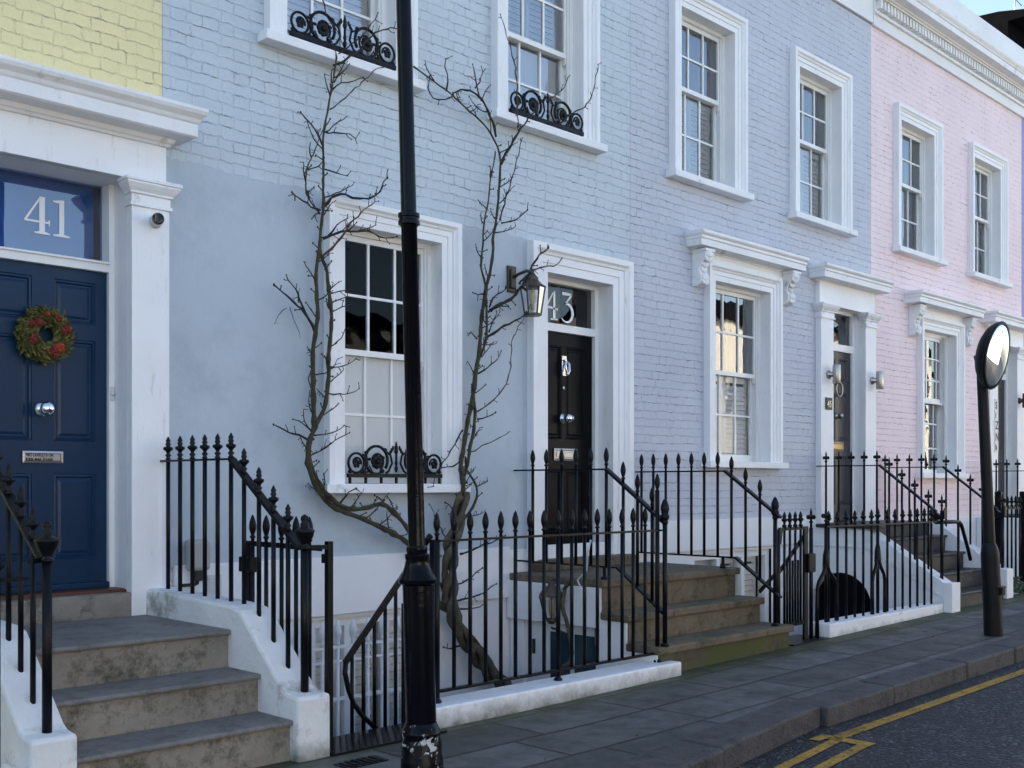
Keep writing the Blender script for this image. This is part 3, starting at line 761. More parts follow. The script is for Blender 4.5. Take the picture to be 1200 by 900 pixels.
# crowning cornice with dentils
part('frieze', MB().box(X0, X1 + .12, -.04, .30, 7.20, 7.34), 'stucco', h47)
cc = MB()
for (y, a, b) in ((-.075, 7.34, 7.362), (-.06, 7.362, 7.385), (-.05, 7.385, 7.515), (-.13, 7.515, 7.54)): cc.box(X0, X1 + .12 + .0, y, .3, a, b)
cornp = [(.3, 7.54), (-.15, 7.54), (-.16, 7.555), (-.27, 7.56), (-.27, 7.635), (-.285, 7.645), (-.285, 7.66), (-.31, 7.69), (-.32, 7.71), (-.32, 7.725), (-.07, 7.765), (.3, 7.765)]
cc.prism(cornp, 'x', X0, X1 + .12)
cor = part('cornice', cc, 'sill', h47)
part('parapet', MB().box(X0, X1 + .12, -.06, .30, 7.765, 8.25), 'stucco', h47, .006)
dn = MB(); x = X0 + .04
while x < X1 + .06:
    dn.box(x, x + .048, -.12, -.05, 7.40, 7.505); x += .088
part('dentils', dn, 'sill', cor)

# ---- purple house, only a sliver shows
h49 = thing('terraced_house', (20., 0, 0), 'violet brick house with a dark slate roof past the pink one at the right edge', 'house')
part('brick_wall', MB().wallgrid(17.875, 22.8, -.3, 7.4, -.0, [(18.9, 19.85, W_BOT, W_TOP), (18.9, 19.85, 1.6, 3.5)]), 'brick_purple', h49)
window(h49, 18.9, 19.85, W_BOT, W_TOP, 5.45, lower=None); window(h49, 18.9, 19.85, 1.6, 3.5, 2.6, lower=None)
shell(h49, 17.88, 22.8, 7.9); part('parapet', MB().box(18.0, 22.8, -.03, .28, 7.4, 8.0), 'stucco', h49)
rf = MB().prism([(.45, 7.9), (.45, 9.05), (.2, 9.05), (.2, 9.17), (.6, 9.25), (4.0, 9.5), (4.0, 7.9)], 'x', 18.5, 22.6)
rfo = part('slate_roof', rf, 'slate', h49)
part('aerial', MB().tube([(19.2, .6, 9.2), (19.2, .6, 9.75)], .01).tube([(19.0, .6, 9.7), (19.5, .6, 9.65)], .008), 'steel', rfo)
# ------------------------------------------------------------------ stone steps
def slab_steps(root, x0, x1, steps, back, over=.03, riser='step_grey', tread='tread_grey', first=None, th=.05):
    """steps = [(front y, top z)] from the street upwards"""
    for k, (y, z) in enumerate(steps):
        zb = steps[k - 1][1] if k else -.25
        part('riser', MB().box(x0, x1, y, min(back, y + .34), (-.25 if k == 0 else zb - .05), z - th), first if (k == 0 and first) else riser, root, .004)
        part('tread', MB().box(x0 - over, x1 + over, y - .032, (steps[k + 1][0] if k + 1 < len(steps) else back), z - th, z), tread, root, .012)
s41 = thing('entrance_steps', (2.68, -.9, 0), 'worn grey stone steps with mossy edges climbing to the navy blue door', 'steps')
slab_steps(s41, 2.09, 3.262, [(-1.68, .215), (-1.37, .42), (-1.06, .632)], -.07, .0, th=.03)
part('threshold_step', MB().box(2.09, 3.262, -.07, .02, .55, .775), 'step_grey', s41, .008)
FL = [(0, -.3), (0, .795), (-1.08, .765), (-1.18, .745), (-1.61, .365), (-1.655, .345), (-1.755, .335), (-1.76, -.3)]
part('flank_wall', MB().prism(FL, 'x', 3.255, 3.462), 'stucco_dirty', s41, .018)
part('flank_wall', MB().prism(FL, 'x', 1.89, 2.096), 'stucco_dirty', s41, .018)

s43 = thing('entrance_steps', (7.45, -.8, 0), 'brown sandstone steps, the lowest green with moss, leading up to the black door', 'steps')
slab_steps(s43, 6.545, 8.37, [(-1.575, .242), (-1.285, .457), (-1.03, .705)], -.02, .035, 'step_brown', 'step_brown', 'step_moss', .06)
part('threshold_step', MB().box(6.80, 8.04, -.17, .03, .705, .80), 'step_brown', s43, .01)
part('side_wall', MB().prism([(-1.02, .645), (-1.02, .397), (-1.278, .397), (-1.278, .182), (-1.568, .182), (-1.568, -1.7), (-1.0, -1.7), (-1.0, .645)], 'x', 6.53, 6.56), 'stucco', s43)
part('side_panel', MB().box(6.50, 6.56, -1.0, -.008, .33, .644), 'stucco', s43, .004)
part('vault_wall', MB().box(6.60, 8.36, -1.0, -.01, -1.75, .33).box(6.545, 6.60, -.17, -.01, -1.75, .33).box(6.545, 6.60, -1.0, -.96, -1.75, .33), 'stucco', s43)
bd = part('basement_door', MB().box(6.575, 6.599, -.96, -.17, -1.6, .33), 'door_white', s43)
part('door_panel', MB().box(6.566, 6.574, -.665, -.45, -1.5, .25).box(6.566, 6.574, -.94, -.715, -1.5, .25), 'door_teal', bd, .003)
part('handle', MB().box(6.55, 6.574, -.275, -.26, .05, .17), 'ink', bd)

s45 = thing('entrance_steps', (12.4, -.8, gz(12.4)), 'dark tiled steps between white flank walls rising to the dark grey door', 'steps')
slab_steps(s45, 11.655, 13.10, [(-1.56, .27), (-1.31, .46), (-1.09, .65), (-.87, .84), (-.66, 1.0)], -.0, .0, 'step_dark', 'step_dark', None, .03)
part('landing_edge', MB().box(11.40, 11.66, -.86, -.10, .955, .995), 'step_dark', s45, .004)
arc = [(-.372 + .372 * math.cos(R(a)), .075 + .372 * math.sin(R(a))) for a in range(180, -1, -10)]
poly = [(0.0, .955), (-.70, .955), (-1.58, .40), (-1.655, .40), (-1.655, -.9), (-.746, -.9)] + arc
part('flank_wall', MB().prism(poly, 'x', 11.475, 11.60), 'stucco', s45)
part('string_course', MB().prism([(0, .953), (-.70, .953), (-1.58, .402), (-1.66, .402), (-1.66, .22), (-1.60, .22), (-.69, .74), (0, .74)], 'x', 11.455, 11.655), 'stucco', s45, .004)
part('pier', MB().box(11.45, 11.66, -1.665, -1.57, -.2, .405), 'stucco', s45, .006)
part('vault_door', MB().box(11.585, 11.64, -.80, -.01, -1.2, .50), 'door_black', s45)
part('flank_wall', MB().prism([(0, .97), (-.80, .97), (-1.50, .47), (-1.60, .46), (-1.60, -.3), (0, -.3)], 'x', 13.10, 13.29), 'stucco', s45, .008)

s47 = thing('entrance_steps', (17.1, -.8, gz(17)), 'white walled steps of the pink house, half hidden at the right edge', 'steps')
slab_steps(s47, 16.30, 17.95, [(-1.56, .30), (-1.31, .48), (-1.09, .67), (-.87, .85), (-.66, 1.0)], -.03, .0, 'step_dark', 'step_dark', None, .03)
part('flank_wall', MB().prism([(-.035, .97), (-.70, .97), (-1.55, .45), (-1.62, .45), (-1.62, -.3), (-.035, -.3)], 'x', 16.06, 16.30), 'stucco', s47, .006)

# ------------------------------------------------------------------ railing plinths and light wells
def plinth(x0, x1, y0, y1, z1, label):
    return single('railing_plinth', MB().box(x0, x1, y0, y1, -1.75, z1), 'plinth_white', ((x0 + x1) / 2, y0, 0), label, 'low wall', None, .012)
plinth(4.275, 6.70, -1.672, -1.43, .125, 'long low white plinth under the railing beside the tall lamp post')
plinth(9.07, 11.448, -1.575, -1.36, .185, 'low white plinth under the railing in front of the dark round arch')
plinth(14.25, 16.055, -1.52, -1.32, .22, 'short white plinth under the railing of the pink house')
plinth(-2.2, 1.885, -1.72, -1.50, .20, 'white plinth left of the grey stone steps at the left edge')
wf = MB()
for a, b in ((-2.2, 1.89), (3.46, 6.6), (8.36, 11.6), (13.29, 16.06)): wf.box(a, b, -1.5, .02, -1.8, -1.72)
struct('basement_area', wf, 'concrete')
wl = MB()
for a, b in ((3.462, 4.274), (8.41, 9.068), (13.30, 14.25)): wl.box(a, b, -1.47, -1.43, -1.8, -.03)
struct('retaining_wall', wl, 'stucco')

# ------------------------------------------------------------------ railings
def lerp(pts, t):
    for (a, b), (c, d) in zip(pts, pts[1:]):
        lo, hi = min(a, c), max(a, c)
        if lo - 1e-6 <= t <= hi + 1e-6: return b + (d - b) * (t - a) / (c - a) if abs(c - a) > 1e-9 else b
    return pts[-1][1]
RAIL41 = [(0.06, 1.597), (-.92, 1.597), (-1.62, 1.108)]
FLT = [(0, .79), (-1.08, .76), (-1.18, .74), (-1.61, .36), (-1.76, .33)]
URN = [(.015, 0), (.03, .005), (.03, .016), (.016, .022), (.028, .04), (.046, .07), (.052, .092), (.056, .10), (.05, .108), (.03, .116), (.022, .125), (.024, .14), (.016, .15), (.022, .163), (.02, .178), (.003, .19)]
def rail41(X, label, wall_end=.02):
    r = thing('step_railing', (X, -.9, .75), label, 'railing', 'iron railings of the front steps')
    part('top_rail', MB().bar((X, wall_end, 1.597), (X, -.925, 1.597), .028, .012), 'iron', r)
    part('handrail', MB().bar((X, -.915, 1.60), (X, -1.625, 1.104), .052, .022), 'iron', r, .005)
    part('end_bar', MB().bar((X, -1.60, 1.112), (X + (.13 if X > 3 else -.09), -1.70, 1.112), .022, .022), 'iron', r)
    for y in (-.157, -.31, -.463, -.612, -.761, -.912, -1.054, -1.211, -1.359, -1.502):
        zt = lerp(RAIL41, y); baluster(r, X, y, lerp(FLT, y) - .02, zt + .004, 'knob', .0135)
    u = part('urn_post', MB().lathe([(.022, .335), (.022, 1.10)], (X, -1.66, 0), 10), 'iron', r)
    part('urn', MB().lathe([(a, b + 1.10) for a, b in URN], (X, -1.66, 0), 14), 'iron', u)
    return r
rail41(3.36, 'black knobbly railing ending in an urn, right of the grey stone steps', -.03)
rail41(1.995, 'black railing with an urn post at the left edge, left of the grey stone steps')
r = thing('front_railing', (.6, -1.62, .2), 'black knobbly railing starting from the left edge, outside the grey steps', 'railing', 'iron railings along the pavement')
part('top_rail', MB().bar((-2.2, -1.66, 1.01), (1.93, -1.60, 1.03), .03, .014), 'iron', r)
for k in range(12): baluster(r, 1.80 - k * .165, -1.61, .12, 1.02, 'knob')

r43 = thing('front_railing', (5.4, -1.55, .125), 'black bud tipped railing on the white plinth beside the lamp post', 'railing', 'iron railings along the pavement')
yr = -1.55; k43 = (yr + 6.6) / 5.0
part('top_rail', MB().bar((4.36 * k43, yr, 1.106), (6.60, yr, 1.106), .032, .014), 'iron', r43)
part('bottom_rail', MB().bar((4.36 * k43, yr, .193), (6.60, yr, .193), .032, .016), 'iron', r43)
for i, X in enumerate([4.344, 4.482, 4.616, 4.747, 4.881, 5.012, 5.146, 5.279, 5.416, 5.552, 5.683, 5.818, 5.946, 6.087, 6.212, 6.350]):
    foot = i in (0, 8)
    baluster(r43, X * k43, yr, .12 if foot else .195, 1.108, 'bud', .015 if foot else .0128)
    if foot: part('foot', MB().lathe([(.03, .122), (.03, .136), (.018, .15), (.016, .16)], (X * k43, yr, 0), 10), 'iron', r43)
part('end_post', MB().lathe([(.017, .12), (.017, 1.40)], (6.56, yr, 0), 8).lathe([(.034, .122), (.034, .14), (.02, .155)], (6.56, yr, 0), 10), 'iron', r43)
part('finial', finial('bud', 6.56, yr, 1.36, 1.), 'iron', r43)

RAIL43 = [(0.05, 1.567), (-1.03, 1.567), (-1.60, 1.168)]
def base43(y):
    if y > -1.06: return .705
    return .705
def rail43(X, label, wall_end, ybars, pz):
    r = thing('step_railing', (X, -.9, .705), label, 'railing', 'iron railings of the front steps')
    kk = -1.0
    part('top_rail', MB().bar((X, wall_end, 1.567), (X, -1.03, 1.567), .03, .013), 'iron', r)
    part('handrail', MB().bar((X, -1.02, 1.57), (X, -1.585, 1.165), .052, .022), 'iron', r, .005)
    part('bottom_rail', MB().bar((X, wall_end, .805), (X, -1.14, .805), .03, .014), 'iron', r)
    part('sloping_rail', MB().bar((X, -1.13, .81), (X, -1.585, .485), .05, .018), 'iron', r, .004)
    LR = [(0.05, .805), (-1.14, .805), (-1.60, .475)]
    for y in ybars: baluster(r, X, y, lerp(LR, y), lerp(RAIL43, y), 'bud', .0128)
    p = part('end_post', MB().lathe([(.018, .24), (.018, 1.17)], (X, pz, 0), 8).lathe([(.034, .243), (.034, .258), (.02, .27)], (X, pz, 0), 10), 'iron', r)
    part('finial', MB().lathe([(.02, 1.15), (.026, 1.17), (.02, 1.18), (.03, 1.19), (.034, 1.205), (.034, 1.22), (.026, 1.225), (.028, 1.24), (.034, 1.265), (.030, 1.295), (.015, 1.33), (.002, 1.345)], (X, pz, 0), 12), 'iron', p)
    part('landing_foot', MB().lathe([(.03, .705), (.03, .72), (.016, .73), (.013, .81)], (X, -1.0, 0), 8), 'iron', r)
    return r
rail43(6.60, 'black bud tipped railing on the left side of the mossy brown steps', -.01, [-.22, -.375, -.545, -.70, -.86, -1.02, -1.19, -1.33, -1.47], -1.59)
rail43(8.22, 'black bud tipped railing on the right side of the mossy brown steps', -.02, [-.085, -.225, -.37, -.515, -.66, -.80, -.945, -1.09, -1.235, -1.38], -1.53)

r45 = thing('front_railing', (10.3, -1.48, .185), 'black railing with forked braces standing in front of the dark round arch', 'railing', 'iron railings along the pavement')
part('top_rail', MB().bar((9.16, -1.48, 1.062), (11.46, -1.48, 1.05), .03, .014), 'iron', r45)
for k in range(14):
    X = 9.21 + .1655 * k
    if abs(X - 10.203) < .06: continue
    baluster(r45, X, -1.48, .18, 1.055, 'bal', .0128)
for X, wl_, zl, tip in ((9.165, .24, .03, 'thin'), (10.165, .175, .18, 'bal')):
    b = MB().lathe([(.017, .18), (.017, 1.06)], (X, -1.48, 0), 8)
    b.lathe([(.018, .86), (.03, .80), (.034, .70), (.03, .66)], (X, -1.48, 0), 8)
    for sg_ in (-1, 1):
        b.tube([(X, -1.48, .74), (X + sg_ * .05, -1.485, .64), (X + sg_ * wl_ * .62, -1.49, .565), (X + sg_ * wl_ * .72, -1.49, .50), (X + sg_ * wl_ * .74, -1.49, .35), (X + sg_ * wl_ * .74, -1.49, zl if sg_ < 0 else .18)], [.022, .02, .018, .018, .02, .022], 6)
    br_ = part('brace', b, 'iron', r45)
    part('finial', finial('fleur' if tip == 'thin' else 'bal', X, -1.48, 1.055, 1.1), 'iron', br_)

RAIL45 = [(0.05, 1.66), (-.81, 1.66), (-1.46, 1.15)]
def rail45(X, label, wall_end, end, ybars, flank):
    r = thing('step_railing', (X, -.8, 1.), label, 'railing', 'iron railings of the front steps')
    part('top_rail', MB().bar((X, wall_end, 1.66), (X, -.81, 1.66), .028, .012), 'iron', r)
    part('handrail', MB().bar((X, -.80, 1.665), (X, end, lerp(RAIL45, end) if end > -1.46 else 1.15), .05, .022), 'iron', r, .005)
    for y in ybars: baluster(r, X, y, lerp(flank, y) - .02, lerp(RAIL45, y), 'fleur', .0128)
    p = part('end_post', MB().lathe([(.019, .40), (.019, 1.17)], (X, end - .06, 0), 8).prism([(end + .03, 1.06), (end + .03, 1.17), (end - .06, 1.11), (end - .10, 1.20), (end - .10, 1.08)], 'x', X - .03, X + .03), 'iron', r)
    part('finial', finial('fleur', X, end - .06, 1.17, 1.), 'iron', p)
FLK45 = [(0.05, .955), (-.70, .955), (-1.58, .40), (-1.7, .40)]
rail45(11.55, 'black fleur tipped railing on the left flank of the dark tiled steps', -.03, -1.45, [-.148, -.309, -.464, -.62, -.773, -.917, -1.065, -1.211, -1.363], FLK45)
rail45(13.19, 'black fleur tipped railing on the right flank of the dark tiled steps', -.03, -1.45, [-.056, -.215, -.376, -.53, -.691, -.84, -.986, -1.135, -1.277], [(0.05, .97), (-.80, .97), (-1.50, .47), (-1.7, .46)])
gr = thing('grab_rail', (11.9, -1.48, gz(11.9)), 'black tubular rail bending down at the foot of the dark tiled steps', 'handrail')
part('tube', MB().tube([(11.47, -1.48, 1.045), (11.9, -1.48, 1.04), (12.06, -1.48, 1.035), (12.12, -1.48, 1.0), (12.30, -1.48, .72), (12.36, -1.48, .60)], .021, 8), 'iron', gr)
part('upright', MB().lathe([(.016, .3), (.016, 1.03)], (12.05, -1.475, 0), 8), 'iron', gr)
rail45x = thing('step_railing', (16.18, -.5, 1.), 'black fleur tipped railing cut off by the right edge, beyond the leaning mirror post', 'railing', 'iron railings of the front steps')
part('top_rail', MB().bar((16.18, -.04, 1.64), (16.18, -.95, 1.64), .028, .012), 'iron', rail45x)
for y in (-.12, -.27, -.42, -.57, -.72, -.87): baluster(rail45x, 16.18, y, .94, 1.645, 'fleur', .0128)

# ------------------------------------------------------------------ gates
def post(x, y, z0, z1, w): return MB().box(x - w / 2, x + w / 2, y - w / 2, y + w / 2, z0, z1)
g = thing('iron_gate', (3.52, -1.25, 0), 'black spear topped gate standing open beside the white flank of the grey steps', 'gate')
part('gate_post', post(3.52, -1.655, -.2, 1.14, .036).box(3.50, 3.555, -1.65, -1.61, 1.02, 1.07), 'iron', g, .004)
part('gate_frame', MB().bar((3.5, -1.615, 1.1), (3.5, -.85, 1.1), .012, .03).bar((3.5, -1.615, .26), (3.5, -.85, .26), .012, .03).box(3.49, 3.51, -.895, -.84, .22, 1.1), 'iron', g)
part('lock_box', MB().box(3.475, 3.525, -.93, -.80, .93, 1.02), 'iron', g, .006)
for y in (-.918, -1.064, -1.224, -1.37, -1.50): baluster(g, 3.5, y, .26, 1.10, 'bud', .0125)
g2 = thing('iron_gate', (8.58, -1.48, gz(8.6)), 'closed black gate with a diagonal brace right of the mossy brown steps', 'gate')
part('gate_post', MB().lathe([(.021, .05), (.021, 1.06)], (8.345, -1.48, 0), 8), 'iron', g2)
part('gate_frame', MB().bar((8.36, -1.48, 1.06), (8.84, -1.48, 1.06), .014, .028).bar((8.36, -1.48, .215), (8.82, -1.48, .225), .014, .04).box(8.77, 8.83, -1.49, -1.47, .06, 1.06), 'iron', g2)
part('brace', MB().bar((8.795, -1.465, .98), (8.36, -1.465, .665), .016, .034).bar((8.36, -1.44, .665), (8.15, -1.42, .53), .016, .03), 'iron', g2)
part('lock_box', MB().box(8.80, 8.92, -1.52, -1.46, .66, .83), 'iron', g2, .01)
for X in (8.45, 8.54, 8.63, 8.72): baluster(g2, X, -1.48, .21, 1.06, 'bal', .0115)
for X in (8.495, 8.585, 8.675): baluster(g2, X, -1.48, .21, .78, None, .0105)
sp_ = part('slam_post', MB().lathe([(.018, .02), (.018, 1.06)], (8.90, -1.48, 0), 8), 'iron', g2)
part('finial', finial('fleur', 8.90, -1.48, 1.05, 1.1), 'iron', sp_)
for X in (8.38, 8.81):
    part('scroll', MB().prism([(X - .035, 1.05), (X + .035, 1.05), (X + .008, .93), (X - .008, .93)], 'y', -1.488, -1.472), 'iron', g2)
g3 = thing('iron_gate', (13.8, -1.39, gz(13.8)), 'black gate hung between two square posts by the pink house', 'gate')
part('gate_post', post(13.40, -1.39, 0, 1.36, .075).lathe([(.025, 1.36), (.001, 1.39)], (13.4, -1.39, 0), 8), 'iron', g3, .004)
part('gate_post', post(14.17, -1.39, 0, 1.36, .075), 'iron', g3, .004)
part('gate_frame', MB().bar((13.44, -1.39, 1.16), (14.13, -1.39, 1.16), .014, .03).bar((13.44, -1.39, .3), (14.13, -1.39, .3), .014, .03), 'iron', g3)
for k in range(5): baluster(g3, 13.53 + k * .13, -1.39, .3, 1.16, 'bal', .012)
g3r = thing('front_railing', (15.1, -1.42, .22), 'black railing on the short white plinth of the pink house, at the right edge', 'railing', 'iron railings along the pavement')
part('top_rail', MB().bar((14.22, -1.42, 1.16), (16.05, -1.42, 1.16), .03, .014), 'iron', g3r)
for k in range(12): baluster(g3r, 14.3 + k * .152, -1.42, .21, 1.16, 'bal', .0125)

sr = thing('stair_balustrade', (4.1, -1.42, 0), 'black sloping handrail over the metal plate, just left of the tall lamp post', 'handrail')
part('handrail', MB().bar((4.45, -1.42, 1.135), (3.80, -1.42, .42), .022, .032).tube([(3.805, -1.42, .425), (3.80, -1.42, .36), (3.825, -1.42, .26), (3.862, -1.42, .175), (3.93, -1.42, .09), (4.03, -1.42, .0)], .015, 6), 'iron', sr)
for X in (3.85, 3.932, 4.013, 4.093, 4.173): baluster(sr, X, -1.42, -.02, max(.2, .42 + (X - 3.80) * 1.10), None, .0115)
part('end_post', MB().box(4.225, 4.255, -1.44, -1.41, .0, .73), 'iron', sr)
part('gate_post', MB().box(4.41, 4.455, -1.50, -1.455, .0, 1.11), 'iron', sr)
wb = thing('basement_railing', (4.6, -.5, -1.7), 'white spear topped railing down in the basement area behind the lamp post', 'railing')
part('top_rail', MB().bar((3.70, -.5, .352), (5.3, -.5, .352), .02, .02).bar((3.70, -.5, .255), (5.3, -.5, .255), .014, .014), 'white_iron', wb)
part('bottom_rail', MB().bar((3.70, -.5, .0), (5.3, -.5, .0), .02, .024).bar((3.70, -.5, -.5), (5.3, -.5, -.5), .02, .024), 'white_iron', wb)
for k in range(11):
    X = 3.908 + k * .127; b = part('baluster', MB().lathe([(.012, -1.7), (.012, .36)], (X, -.5, 0), 8), 'white_iron', wb)
    part('finial', MB().lathe([(.012, .36), (.018, .378), (.012, .39), (.022, .42), (.028, .45), (.022, .49), (.003, .535)], (X, -.5, 0), 8), 'white_iron', b)
for (a, b, c, d, lab) in ((3.465, 4.272, -1.775, -1.44, 'black metal tread plate at the top of the basement stairs by the lamp post'), (8.43, 9.06, -1.585, -1.25, 'dark metal plate under the closed gate beside the mossy brown steps')):
    pm = MB().box(a, b, c, d, -.03 + gz(a), .012 + gz(a))
    n = 0; yy = c + .03
    while yy < d - .02:
        xx = a + .03 + (.02 if n % 2 else 0)
        while xx < b - .03:
            pm.bar((xx - .009, yy - .006, .014 + gz(a)), (xx + .009, yy + .006, .014 + gz(a)), .005, .004); xx += .042
        yy += .03; n += 1
    single('tread_plate', pm, 'iron', ((a + b) / 2, (c + d) / 2, gz(a)), lab, 'metal plate')
# ------------------------------------------------------------------ posts
def lean(b, dx, dy): return lambda z: (b[0] + dx * (z - b[2]), b[1] + dy * (z - b[2]), z)
def leaning_lathe(mb, c, prof, seg=20):
    """lathe whose axis follows c(z)"""
    v = []; fs = []
    for r, z in prof:
        q = c(z)
        for k in range(seg):
            a = 2 * math.pi * k / seg; v.append((q[0] + r * math.cos(a), q[1] + r * math.sin(a), z))
    for i in range(len(prof) - 1):
        for k in range(seg):
            k2 = (k + 1) % seg; fs.append((i * seg + k, i * seg + k2, (i + 1) * seg + k2, (i + 1) * seg + k))
    fs.append(tuple(range(seg))[::-1]); fs.append(tuple((len(prof) - 1) * seg + k for k in range(seg)))
    return mb.add(v, fs, False)
def shade(o, ang=40):
    for p in o.data.polygons: p.use_smooth = True
    m = o.modifiers.new('sharp', 'EDGE_SPLIT'); m.split_angle = R(ang)
    return o
c = lean((3.514, -2.447, 0), -.0171, .0171)
LK = .944
def LP(prof): return [(r * LK, 1.45 - (1.45 - z) * LK) for r, z in prof]

lp = thing('lamp_post', (3.514, -2.447, 0), 'tall glossy black lamp post with a flared collar, standing on the pavement', 'lamp post')
shade(part('base', leaning_lathe(MB(), c, LP([(.112, -.085), (.112, .02), (.106, .04), (.106, .10), (.10, .122), (.098, .135), (.104, .15), (.104, .165), (.095, .18), (.088, .195), (.082, .21)]), 24), 'post_base', lp))
shade(part('column_box', leaning_lathe(MB(), c, LP([(.080, .20), (.080, .93)]), 24), 'post_iron', lp))
shade(part('collar', leaning_lathe(MB(), c, LP([(.082, .925), (.100, .935), (.102, .955), (.097, .962), (.080, .985), (.068, 1.02), (.060, 1.055), (.064, 1.065), (.064, 1.085), (.054, 1.09), (.056, 1.105), (.056, 1.12), (.046, 1.13)]), 24), 'post_iron', lp))
shade(part('shaft', leaning_lathe(MB(), c, LP([(.044, 1.12), (.042, 2.79), (.046, 2.795), (.046, 2.865), (.041, 2.87), (.038, 4.6)]), 24), 'post_iron', lp))
shade(part('ring', leaning_lathe(MB(), c, LP([(.045, 2.80), (.057, 2.803), (.057, 2.822), (.052, 2.826), (.052, 2.838), (.057, 2.842), (.057, 2.86), (.045, 2.863)]), 24), 'post_iron', lp))
q = c(4.6)
lan = part('lantern', MB().lathe([(.05, 4.6), (.11, 4.64), (.11, 4.66), (.02, 4.662)], (q[0], q[1], 0), 6, smooth=False).lathe([(.24, 5.16), (.20, 5.20), (.12, 5.32), (.06, 5.36), (.07, 5.42), (.02, 5.46), (.03, 5.52), (.001, 5.6)], (q[0], q[1], 0), 6, smooth=False), 'post_iron', lp)
part('lantern_pane', MB().lathe([(.10, 4.66), (.22, 5.16)], (q[0], q[1], 0), 6, smooth=False), 'glass_clear', lan)

b = (10.15, -2.605, gz(10.15)); c2 = lean(b, -.031, .031)
mp = thing('mirror_post', b, 'black worn post leaning left with a thick sleeve at its foot', 'post')
shade(part('sleeve', leaning_lathe(MB(), c2, [(.082, b[2] - .01), (.080, .78), (.080, .82), (.074, .86), (.060, .90), (.05, .92)], 20), 'old_post', mp))
shade(part('shaft', leaning_lathe(MB(), c2, [(.051, .90), (.047, 2.42), (.043, 2.50), (.02, 2.53)], 20), 'old_post', mp))
part('door_latch', MB().box(b[0] - .03, b[0] + .03, b[1] - .092, b[1] - .07, .45, .52), 'old_post', mp)
# convex mirror
mc = Vector((9.925, -2.72, 2.59)); n = Vector((.065, -.975, -.19)).normalized()
u = Vector((1, 0, 0)); u = (u - n * u.dot(n)).normalized(); w = n.cross(u)
def disc(prof, seg=40):
    mb = MB(); v = []; fs = []
    for r_, d in prof:
        for k in range(seg):
            a = 2 * math.pi * k / seg; v.append(mc + (u * math.cos(a) + w * math.sin(a)) * r_ + n * d)
    for i in range(len(prof) - 1):
        for k in range(seg):
            k2 = (k + 1) % seg; fs.append((i * seg + k, i * seg + k2, (i + 1) * seg + k2, (i + 1) * seg + k))
    fs.append(tuple((len(prof) - 1) * seg + k for k in range(seg)))
    return mb.add(v, fs, True)
cm = thing('convex_mirror', mc, 'round convex traffic mirror with a black domed back on top of the leaning post', 'mirror')
RM = .298
part('mirror_face', disc([(RM - .018, .0)] + [((RM - .018) * math.cos(a), .035 * math.sin(a)) for a in [math.pi / 2 * k / 9 for k in range(1, 9)]] + [(.002, .035)]), 'mirror', cm)
part('rim', disc([(RM - .02, .012), (RM, .010), (RM + .006, 0), (RM, -.012)]), 'mirror_back', cm).data.polygons[-1].use_smooth = False
part('back', disc([(RM, -.008), (RM * .97, -.04), (RM * .86, -.08), (RM * .66, -.115), (RM * .40, -.137), (.002, -.145)]), 'mirror_back', cm)
part('bracket', MB().tube([mc - n * .13, mc - n * .18 + Vector((.02, .0, -.03)), Vector(c2(2.44))], .03, 8), 'mirror_back', cm)

# ------------------------------------------------------------------ fittings on the walls
sc_ = thing('security_camera', (3.29, -.08, 3.10), 'small white security camera with a black lens on the pilaster beside the navy door', 'camera')
d = Vector((-.35, -.94, -.06)).normalized(); p0 = Vector((3.315, -.085, 3.11))
def cyl(mb, a, b, r0, r1, seg=14): return mb.tube([a, a + (b - a) * .001, b - (b - a) * .001, b], [r0, r0, r1, r1], seg)
part('mount', MB().lathe([(.042, 0), (.042, .012), (.02, .02)], (3.315, -.0755, 3.11), 14, 'y'), 'white_plastic', sc_)
part('body', cyl(MB(), p0, p0 + d * .11, .034, .040), 'white_plastic', sc_)
part('lens', cyl(MB(), p0 + d * .108, p0 + d * .116, .037, .036), 'black_gloss', sc_)
ub = thing('utility_box', (3.62, -.02, .9), 'small beige meter box with a pipe low on the blue wall, behind the knobbly railing', 'box')
part('box', MB().box(3.545, 3.69, -.11, -.007, .885, 1.09), 'box_beige', ub, .025)
part('pipe', MB().tube([(3.62, -.05, .89), (3.62, -.05, .80), (3.60, -.05, .795), (3.50, -.05, .795)], .012, 6).box(3.60, 3.665, -.08, -.02, .82, .885), 'ink', ub)
vt = thing('air_vent', (3.75, -.01, .75), 'small louvred air vent low on the white plinth, behind the open gate', 'vent')
vb = MB().box(3.70, 3.80, -.045, -.03, .62, .85)
for k in range(9): vb.bar((3.705, -.048, .635 + k * .024), (3.795, -.048, .635 + k * .024), .01, .008)
part('grille', vb, 'canvas', vt)
# lantern beside door 43
wl_ = thing('wall_lantern', (6.56, -.01, 3.18), 'bronze glass wall lantern on the blue wall left of the black door', 'lantern')
LX, LY = 6.60, -.22
part('wall_plate', MB().box(6.50, 6.60, -.03, -.007, 3.07, 3.29).box(6.52, 6.58, -.05, -.03, 3.10, 3.26), 'bronze', wl_, .006)
part('arm', MB().tube([(6.55, -.04, 3.19), (6.56, -.10, 3.215), (6.58, -.17, 3.235), (LX, LY, 3.215)], .014, 8), 'bronze', wl_)
hx = lambda r_, z: [(LX + r_ * math.cos(R(60 * k + 15)), LY + r_ * math.sin(R(60 * k + 15)), z) for k in range(6)]
fr = MB()
top, bot = hx(.105, 3.095), hx(.070, 2.865)
for k in range(6): fr.bar(top[k], bot[k], .010, .010); fr.bar(top[k], top[(k + 1) % 6], .012, .014); fr.bar(bot[k], bot[(k + 1) % 6], .014, .016)
fr.lathe([(.07, 2.852), (.072, 2.862), (.002, 2.864)], (LX, LY, 0), 6, smooth=False)
fo = part('frame', fr, 'bronze', wl_)
